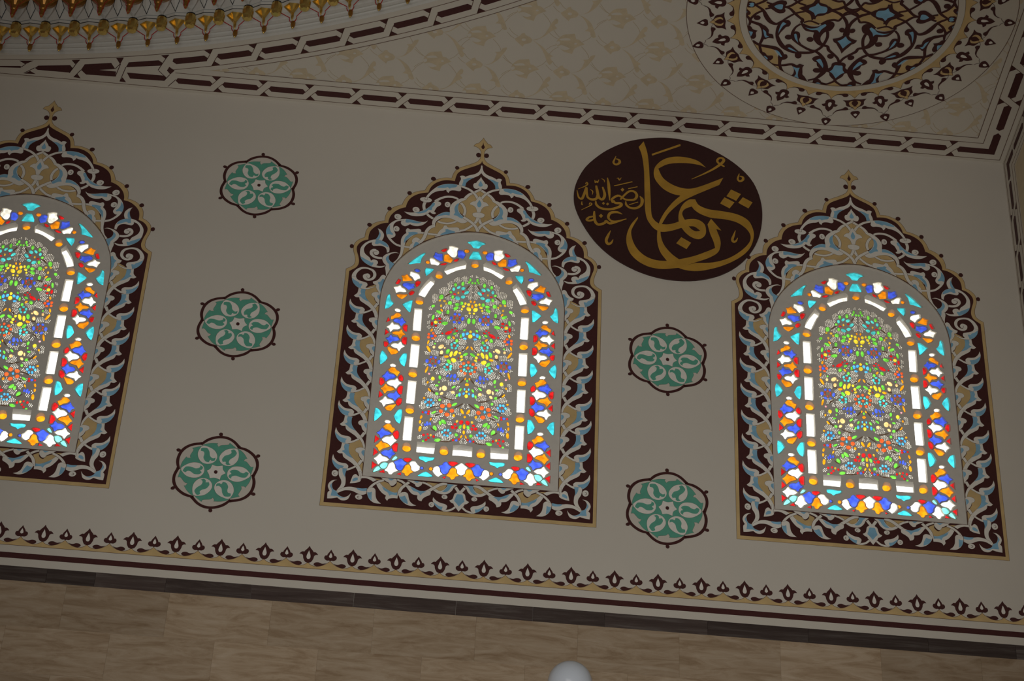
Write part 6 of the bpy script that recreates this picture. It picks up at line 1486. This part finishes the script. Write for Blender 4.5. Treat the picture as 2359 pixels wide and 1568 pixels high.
def sp_add(nm, sh, org):
    global sp_n
    sp_n += 1
    mbx = MB(); z = (0.0003 if nm == 'stem' else 0.0010) + (sp_n % 17)*0.00003
    c0 = org
    if (c0 - DOME).length < 8.35 or c0.y > 0.1 or c0.x > RIGHT_X+0.2: return
    if (c0 - RC).length < R_OUT - 0.45: return
    for col, k, pts in sh:
        if k == 'P':
            poly = [Vector((p.x*0.001, p.y*0.001)) + org for p in curve(pts)]
        else:
            w = wcurve(pts); vs, fs = strip2d([Vector((p.x, p.y)) for p in w], [max(3.2, p.z) for p in w])
            poly = [Vector((v.x*0.001, v.y*0.001)) + org for v in vs[0::2]] + [Vector((v.x*0.001, v.y*0.001)) + org for v in reversed(vs[1::2])]
        poly = spandrel_clip(poly)
        if len(poly) < 3: continue
        mbx.add([(p.x, p.y, CEIL_Z-z) for p in poly], fill2d([(p.x*1000, p.y*1000) for p in poly]), CEILPAINT if col == 'W' else STEM if k == 'R' else PM[col])
        z += 0.00056 if nm != 'stem' else 0.0
    if mbx.f: link(nm, mbx.mesh(nm), sp)
for j in range(-2, 16):
    for i in range(-6, 8):
        odd = j % 2
        row_y = F2.y + 0.0 - j*AY + 0.0
        if odd:
            org = Vector((F1.x + i*AX, row_y)); kinds = ('flower', 'leaf_up_a', 'leaf_down_a')
        else:
            org = Vector((F2.x + i*AX, row_y)); kinds = ('flower', 'leaf_up_b', 'leaf_down_b')
        for nm in kinds: sp_add(nm[:-2] if nm.startswith('leaf') else nm, SP[nm], org)
        # palmette traced relative to the flower below-left of it
        sp_add('palmette', SP['palmette'], Vector((org.x, row_y)))
    for i in range(-6, 8):
        for st in stems: sp_add('stem', st, Vector(((F1.x if j % 2 else F2.x) + i*AX, F2.y - j*AY)))

# ------------------------------------------------------------------ ceiling roundel
rd = empty('ceiling_roundel', (RC.x, RC.y, CEIL_Z))
tag(rd, 'round ceiling medallion of maroon, gold and blue scrollwork with a ring of small flowers', 'medallion')
def discmesh(r0, r1, m, d, name, n=128):
    mbx = MB(); vs = []
    for k in range(n):
        a = 6.2831853*k/n
        vs += [(r0*math.cos(a), r0*math.sin(a), -d), (r1*math.cos(a), r1*math.sin(a), -d)]
    mbx.add(vs, [(2*k, 2*k+1, (2*k+3) % (2*n), (2*k+2) % (2*n)) for k in range(n)], m)
    return mbx.mesh(name)
link('field', discmesh(0.001, R_OUT, CEILPAINT, 0.0036, 'field'), rd)
link('rim_line', discmesh(R_OUT-0.002, R_OUT+0.002, LINE, 0.0040, 'rim_line'), rd)
link('ring_line', discmesh(0.7395, 0.7440, LINE, 0.0052, 'ring_line'), rd)
link('ring_line', discmesh(0.6920, 0.6965, LINE, 0.0120, 'ring_line'), rd)
link('ring_band', discmesh(0.6950, 0.7410, CEILPAINT, 0.0100, 'ring_band'), rd)
def polar(deg):
    a = math.radians(deg); r = (math.cos(a), math.sin(a)); t = (r[1], -r[0])
    return lambda p: Vector((p[0]*t[0] + p[1]*r[0], p[0]*t[1] + p[1]*r[1]))
def rmap(d0): return lambda p, d: (p[0]*0.001, p[1]*0.001, -d0-d)
RD = {nm: sh for nm, sym, sh in RING_DARK}
scl = [(p.x, p.y) for p in curve(RD['scallop'][0][2], closed=False)]
a_end = math.atan2(scl[-1][0], scl[-1][1])
scl = [(math.hypot(x, y)*math.sin(math.atan2(x, y)*math.radians(11.27)/a_end), math.hypot(x, y)*math.cos(math.atan2(x, y)*math.radians(11.27)/a_end)) for x, y in scl]
scl[0] = (0.0, scl[0][1])
half = 11.25
def scallop_piece(deg):
    f = polar(deg); line = [(-x, y) for x, y in reversed(scl)] + scl[1:]
    pts = [f(p) for p in line]
    inner = []
    for p in pts:
        r = Vector((p[0], p[1])); r = r.normalized()*740.0; inner.append(r)
    mbx = MB(); n = len(pts)
    mbx.add([(p.x*0.001, p.y*0.001, -0.0044) for p in pts] + [(p.x*0.001, p.y*0.001, -0.0044) for p in inner], [(k, k+1, n+k+1, n+k) for k in range(n-1)], OCHRE)
    vs, fs = strip2d(pts, [3.0]*n); mbx.add([(v.x*0.001, v.y*0.001, -0.0047) for v in vs], fs, LINE)
    return mbx.mesh('scallop')
for k in range(16):
    ang = 88.45 + 22.5*k
    link('scallop', scallop_piece(ang), rd)
    for j, (nm, sym, sh) in enumerate(RING_DARK):
        if nm == 'scallop': continue
        for mir in ((False,) if sym else (False, True)):
            me = paint(sh, 2+j*0.8, rmap(0.0042), mir, sym, polar(ang), outline=0, name=nm)
            if nm.endswith('_heart'): link(nm, me, prev)
            else: prev = link(nm, me, rd)
    for j, (nm, sym, sh) in enumerate(RING_GOLD):
        me = paint(sh, 2+j*0.8, rmap(0.0042), False, sym, polar(ang-11.25), outline=0, name=nm)
        if nm in ('flower_petal', 'flower_heart', 'drop_heart'): link(nm, me, prev)
        else: prev = link(nm, me, rd)
for deg in (88.8, 268.8):
    its = []
    for idx, (nm, sym, sh) in enumerate(DISC):
        its.append((nm, sh, False, sym, idx))
        if not sym: its.append((nm, sh, True, 0, idx))
    made = {}
    order_ = {'gold_field': 0, 'scroll': 1, 'scroll_leaf': 2, 'scroll_knob': 2, 'scroll_leaf_shade': 3}
    its.sort(key=lambda t: order_[t[0]])
    for j, (nm, sh, mir, sym, idx) in enumerate(its):
        lv = order_[nm]*4 + (j % 32)*0.11
        owner = made.get((idx-1, mir)) if nm == 'scroll_leaf_shade' else None
        made[(idx, mir)] = link(nm, paint(sh, lv, rmap(0.0044), mir, sym, polar(deg), outline=0, name=nm), owner or rd)

# ------------------------------------------------------------------ right wall border
rw = empty('trim_7', (0, 0, 0))
tag(rw, 'plaited maroon border painted on the corner pier beside the end wall', 'border', kind='structure')
def map_pier_v(s, y, d): return (RIGHT_X - d, -0.1075 + y, CEIL_Z - 0.1075 - s)
def map_pier_h(s, y, d): return (RIGHT_X - d, -0.1075 - s, CEIL_Z - 0.1075 + y)
strip_border(rw, map_pier_v, PB, HB, [0.16 + PB*k for k in range(0, 9)], 0.0012)
strip_border(rw, map_pier_h, PB, HB, [0.16 + PB*k for k in range(0, 7)], 0.0012)
mb = MB(); a_, b_ = 0.1075-h, 0.1075+h
L2 = [(-a_, -a_), (-0.24, -a_), (-0.25, -0.1075), (-0.24, -b_), (-b_, -b_), (-b_, -0.24), (-0.1075, -0.25), (-a_, -0.24)]
mb.add([(RIGHT_X-0.0012, y, CEIL_Z+z) for y, z in L2], fill2d([(y*1000, z*1000) for y, z in L2]), MAROON)
link('corner_link', mb.mesh('corner_link'), rw)
for y in (0.030, 0.185, 0.235):
    mb = MB(); mb.box((RIGHT_X-0.0013, -y-0.0018, CEIL_Z-3.2), (RIGHT_X, -y+0.0018, CEIL_Z-y), LINE)
    link('border_line', mb.mesh('border_line'), rw)
    mb = MB(); mb.box((RIGHT_X-0.0013, -2.6, CEIL_Z-y-0.0018), (RIGHT_X, -y, CEIL_Z-y+0.0018), LINE)
    link('border_line', mb.mesh('border_line'), rw)
pp = empty('pier_panel', (RIGHT_X, 0, CEIL_Z))
tag(pp, 'ochre and maroon arabesque panel painted on the corner pier', 'wall painting')
mb = MB(); mb.box((-0.0016, -2.6, -3.2), (-0.0008, -0.255, -0.255), PALE); link('panel_ground', mb.mesh('panel_ground'), pp)
def recol(sh, c): return [(c if k == 'P' and col == 'A' else 'A', k, pts) for col, k, pts in sh]
for j in range(0, 9):
    for i in range(0, 4):
        oy = -520 - i*602 - (300 if j % 2 else 0); oz = -520 - j*300
        if oy < -2300: continue
        for q, (key, c) in enumerate((('flower', 'M'), ('leaf_up_a', 'O'), ('leaf_down_a', 'B'), ('palmette', 'O'))):
            link(key.split('_')[0], paint(recol(SP[key], c), 8+q, sidemap, outline=0,
                 xform=lambda p, oy=oy, oz=oz: Vector((oy - p[0]*0.6, oz + p[1]*0.6)), name=key), pp)

# ------------------------------------------------------------------ muqarnas cornice round the dome opening
mq = empty('muqarnas_cornice', (DOME.x, DOME.y, CEIL_Z))
tag(mq, 'stepped white dome cornice hung with gilded pendants and knobs', 'cornice')
prof = [(8.45, 0.0), (8.45, -0.004), (8.432, 0.002), (8.430, 0.020), (8.422, 0.026), (8.408, 0.018), (8.404, 0.040), (8.396, 0.048), (8.384, 0.038), (8.380, 0.064), (8.372, 0.072),
        (8.360, 0.076), (8.352, 0.100), (8.325, 0.118), (8.322, 0.150), (8.26, 0.20), (8.20, 0.30), (8.12, 0.38), (8.10, 0.46), (8.02, 0.50), (8.02, 0.62)]
o = link('moulding', revolve(prof, CORNICE, 'moulding', 512), mq, (-DOME.x, -DOME.y, -CEIL_Z))
def loc3(t, R, z): return (R, t, z)          # radial, tangential, height in the unit's frame
def unit_mesh(fn, name, smooth=False):
    m1 = MB(); fn(m1); return m1.mesh(name, smooth)
def f_pendant(m1):
    m1.lathe([(0.001, -0.060), (0.010, -0.046), (0.0165, -0.026), (0.0165, 0.000), (0.012, 0.008)], (8.366, 0, 0), GILTRED, 10)
def f_pendant_tip(m1):
    m1.lathe([(0.0008, -0.0625), (0.0065, -0.054), (0.0095, -0.048)], (8.364, 0, 0), GILT, 10)
def f_bracket(m1):
    TL, TR, Cc, Bt = loc3(-0.062, 8.312, 0.112), loc3(0.062, 8.312, 0.112), loc3(0, 8.268, 0.094), loc3(0, 8.346, 0.000)
    ML, MR = loc3(-0.013, 8.330, 0.052), loc3(0.013, 8.330, 0.052)
    MC = loc3(0, 8.308, 0.050)
    m1.add([TL, TR, Cc, Bt, ML, MR, MC], [(0, 2, 6), (0, 6, 4), (2, 1, 6), (1, 5, 6), (4, 6, 3), (6, 5, 3), (0, 1, 2)], GILT)
def f_spike(m1):
    m1.lathe([(0.001, -0.010), (0.009, 0.022), (0.011, 0.040), (0.004, 0.060)], (8.338, 0, 0), GILT, 8)
def f_wing(m1):
    # white faceted wings between bracket and pendant
    for s in (-1, 1):
        A = loc3(s*0.088, 8.335, 0.085); B = loc3(s*0.020, 8.352, 0.040); Cq = loc3(s*0.020, 8.356, 0.010); D_ = loc3(0, 8.352, 0.0); E_ = loc3(s*0.066, 8.325, 0.108)
        m1.add([A, B, Cq, D_, E_, loc3(0, 8.345, 0.09)], [(0, 1, 5, 4), (1, 2, 3, 5)], CORNICE)
def f_red(m1):
    for s in (-1, 1):
        m1.tube([loc3(s*0.080, 8.330, 0.072), loc3(s*0.024, 8.350, 0.036), loc3(s*0.026, 8.352, 0.020), loc3(s*0.016, 8.354, -0.006)], 0.0032, RED, 5)
def f_ledge(m1):
    for s in (-1, 1):
        P0 = loc3(s*0.103, 8.300, 0.128); P1 = loc3(0, 8.262, 0.110); P2 = loc3(s*0.103, 8.290, 0.148); P3 = loc3(0, 8.255, 0.132)
        Q0 = loc3(s*0.103, 8.33, 0.128); Q1 = loc3(0, 8.33, 0.104)
        m1.add([P0, P1, P3, P2, Q0, Q1], [(0, 1, 2, 3), (0, 4, 5, 1)], CORNICE)
def f_ledge_line(m1):
    for s in (-1, 1):
        m1.tube([loc3(s*0.103, 8.298, 0.129), loc3(0, 8.260, 0.111)], 0.0026, BLACK, 5)
def f_niche(m1):
    Bt, Tp = loc3(0, 8.256, 0.140), loc3(0, 8.165, 0.285)
    for s in (-1, 1):
        K = loc3(s*0.031, 8.222, 0.205); N1 = loc3(s*0.103, 8.285, 0.150); N2 = loc3(s*0.075, 8.262, 0.215); N3 = loc3(s*0.060, 8.235, 0.29)
        N4 = loc3(s*0.103, 8.278, 0.20)
        m1.add([Bt, K, Tp, N1, N2, N3, N4], [(0, 1, 3), (1, 4, 3), (1, 2, 5), (1, 5, 4), (3, 4, 6)], CORNICE)
def f_kite(m1):
    Bt, Tp, Md = loc3(0, 8.252, 0.142), loc3(0, 8.160, 0.285), loc3(0, 8.206, 0.205)
    for s in (-1, 1): m1.add([Bt, loc3(s*0.029, 8.218, 0.205), Tp, Md], [(0, 1, 3), (1, 2, 3)], CORNICE)
def f_kite_line(m1):
    Bt, Tp = loc3(0, 8.250, 0.141), loc3(0, 8.158, 0.288)
    for s in (-1, 1): m1.tube([Bt, loc3(s*0.031, 8.216, 0.205), Tp], 0.0022, BLACK, 5)
def f_knob(m1):
    m1.lathe([(0.018, 0.026), (0.033, 0.034), (0.0385, 0.046), (0.0395, 0.092), (0.037, 0.116), (0.028, 0.128), (0.010, 0.131)], (8.290, 0, 0), GILT, 10)
def f_knob_cap(m1):
    m1.lathe([(0.033, 0.124), (0.035, 0.131), (0.028, 0.136), (0.008, 0.138)], (8.292, 0, 0), BLACK, 12)
def f_drop(m1):
    m1.lathe([(0.001, 0.076), (0.010, 0.090), (0.0145, 0.112), (0.0165, 0.146), (0.022, 0.154), (0.024, 0.186), (0.046, 0.212), (0.105, 0.262)], (8.178, 0, 0), GILTRED, 12)
def f_drop_tip(m1):
    m1.lathe([(0.0008, 0.073), (0.007, 0.082), (0.011, 0.093), (0.0125, 0.100)], (8.176, 0, 0), GILT, 10)
def f_drop_edge(m1):
    for s in (-1, 1):
        m1.tube([loc3(s*0.002, 8.170, 0.076), loc3(s*0.0155, 8.170, 0.112), loc3(s*0.0180, 8.170, 0.148), loc3(s*0.024, 8.168, 0.155), loc3(s*0.026, 8.166, 0.186), loc3(s*0.104, 8.150, 0.258)], 0.0026, RED, 5)
UNIT_A = [('gold_pendant', unit_mesh(f_pendant, 'gold_pendant', True)), ('pendant_tip', unit_mesh(f_pendant_tip, 'pendant_tip', True)), ('gold_bracket', unit_mesh(f_bracket, 'gold_bracket')),
          ('gold_spike', unit_mesh(f_spike, 'gold_spike', True)), ('wing', unit_mesh(f_wing, 'wing')), ('red_line', unit_mesh(f_red, 'red_line')),
          ('ledge', unit_mesh(f_ledge, 'ledge')), ('ledge_line', unit_mesh(f_ledge_line, 'ledge_line')), ('niche', unit_mesh(f_niche, 'niche')),
          ('kite_facet', unit_mesh(f_kite, 'kite_facet')), ('kite_line', unit_mesh(f_kite_line, 'kite_line'))]
UNIT_B = [('gold_knob', unit_mesh(f_knob, 'gold_knob')), ('knob_cap', unit_mesh(f_knob_cap, 'knob_cap')), ('gold_drop', unit_mesh(f_drop, 'gold_drop')),
          ('drop_tip', unit_mesh(f_drop_tip, 'drop_tip', True)), ('drop_edge', unit_mesh(f_drop_edge, 'drop_edge'))]
for k in range(-7, 18):
    a = 82.65 - 1.4163*k
    for unit, ang in ((UNIT_A, a), (UNIT_B, a + 0.708)):
        made = {}
        for nm, me in unit:
            owner = {'pendant_tip': 'gold_pendant', 'gold_spike': 'gold_bracket', 'ledge_line': 'ledge', 'kite_line': 'kite_facet',
                     'knob_cap': 'gold_knob', 'drop_tip': 'gold_drop', 'drop_edge': 'gold_drop'}.get(nm)
            if owner: made[nm] = link(nm, me, made[owner])
            else:
                o = link(nm, me, mq); o.rotation_euler = (0, 0, math.radians(ang)); made[nm] = o

# ------------------------------------------------------------------ globe lamps
def sphere(mbx, c, r, m, nu=32, nv=20, cut=0.06):
    prof = []
    for i in range(nv+1):
        t = math.pi*(cut + (1-cut)*i/nv); prof.append((max(0.0005, r*math.sin(t)), -r*math.cos(t)))
    mbx.lathe(prof, c, m, nu)
R_G = 0.128
gl = empty('globe_wall_lamp', (0.692, 0, ZB-1.62))
tag(gl, 'white opal globe lamp on a brass bracket against the travertine wall', 'lamp')
m1 = MB(); sphere(m1, (0, -0.30, 0.353), R_G, OPAL); link('globe', m1.mesh('globe', True), gl)
m1 = MB(); m1.lathe([(0.035, 0.175), (0.060, 0.180), (0.062, 0.215), (0.050, 0.240)], (0, -0.30, 0), BRASS, 20); link('collar', m1.mesh('collar', True), gl)
m1 = MB(); m1.tube([(0, -0.010, 0.02), (0, -0.12, 0.0), (0, -0.24, 0.03), (0, -0.30, 0.10), (0, -0.30, 0.18)], 0.014, BRASS, 10); link('arm', m1.mesh('arm', True), gl)
m1 = MB(); m1.tube([(0, -0.009, 0.02), (0, -0.028, 0.02)], 0.06, BRASS, 20); link('wall_plate', m1.mesh('wall_plate'), gl)
NX, NY, NZ = -0.8327, -8.7628, ZB-6.2650
lp = empty('globe_lamp_post', (NX, NY, 0))
tag(lp, 'tall floor lamp with a white opal globe, its top just visible', 'lamp')
m1 = MB(); sphere(m1, (0, 0, NZ), 0.130, OPAL); link('globe', m1.mesh('globe', True), lp)
m1 = MB(); m1.lathe([(0.025, NZ-0.20), (0.058, NZ-0.17), (0.060, NZ-0.13), (0.050, NZ-0.11)], (0, 0, 0), BRASS, 20); link('collar', m1.mesh('collar', True), lp)
m1 = MB(); m1.lathe([(0.03, 0.04), (0.022, 0.6), (0.020, NZ-0.19)], (0, 0, 0), BRASS, 14); link('post', m1.mesh('post', True), lp)
m1 = MB(); m1.lathe([(0.20, 0.0), (0.20, 0.03), (0.06, 0.05), (0.03, 0.09)], (0, 0, 0), BRASS, 28); link('base', m1.mesh('base', True), lp)
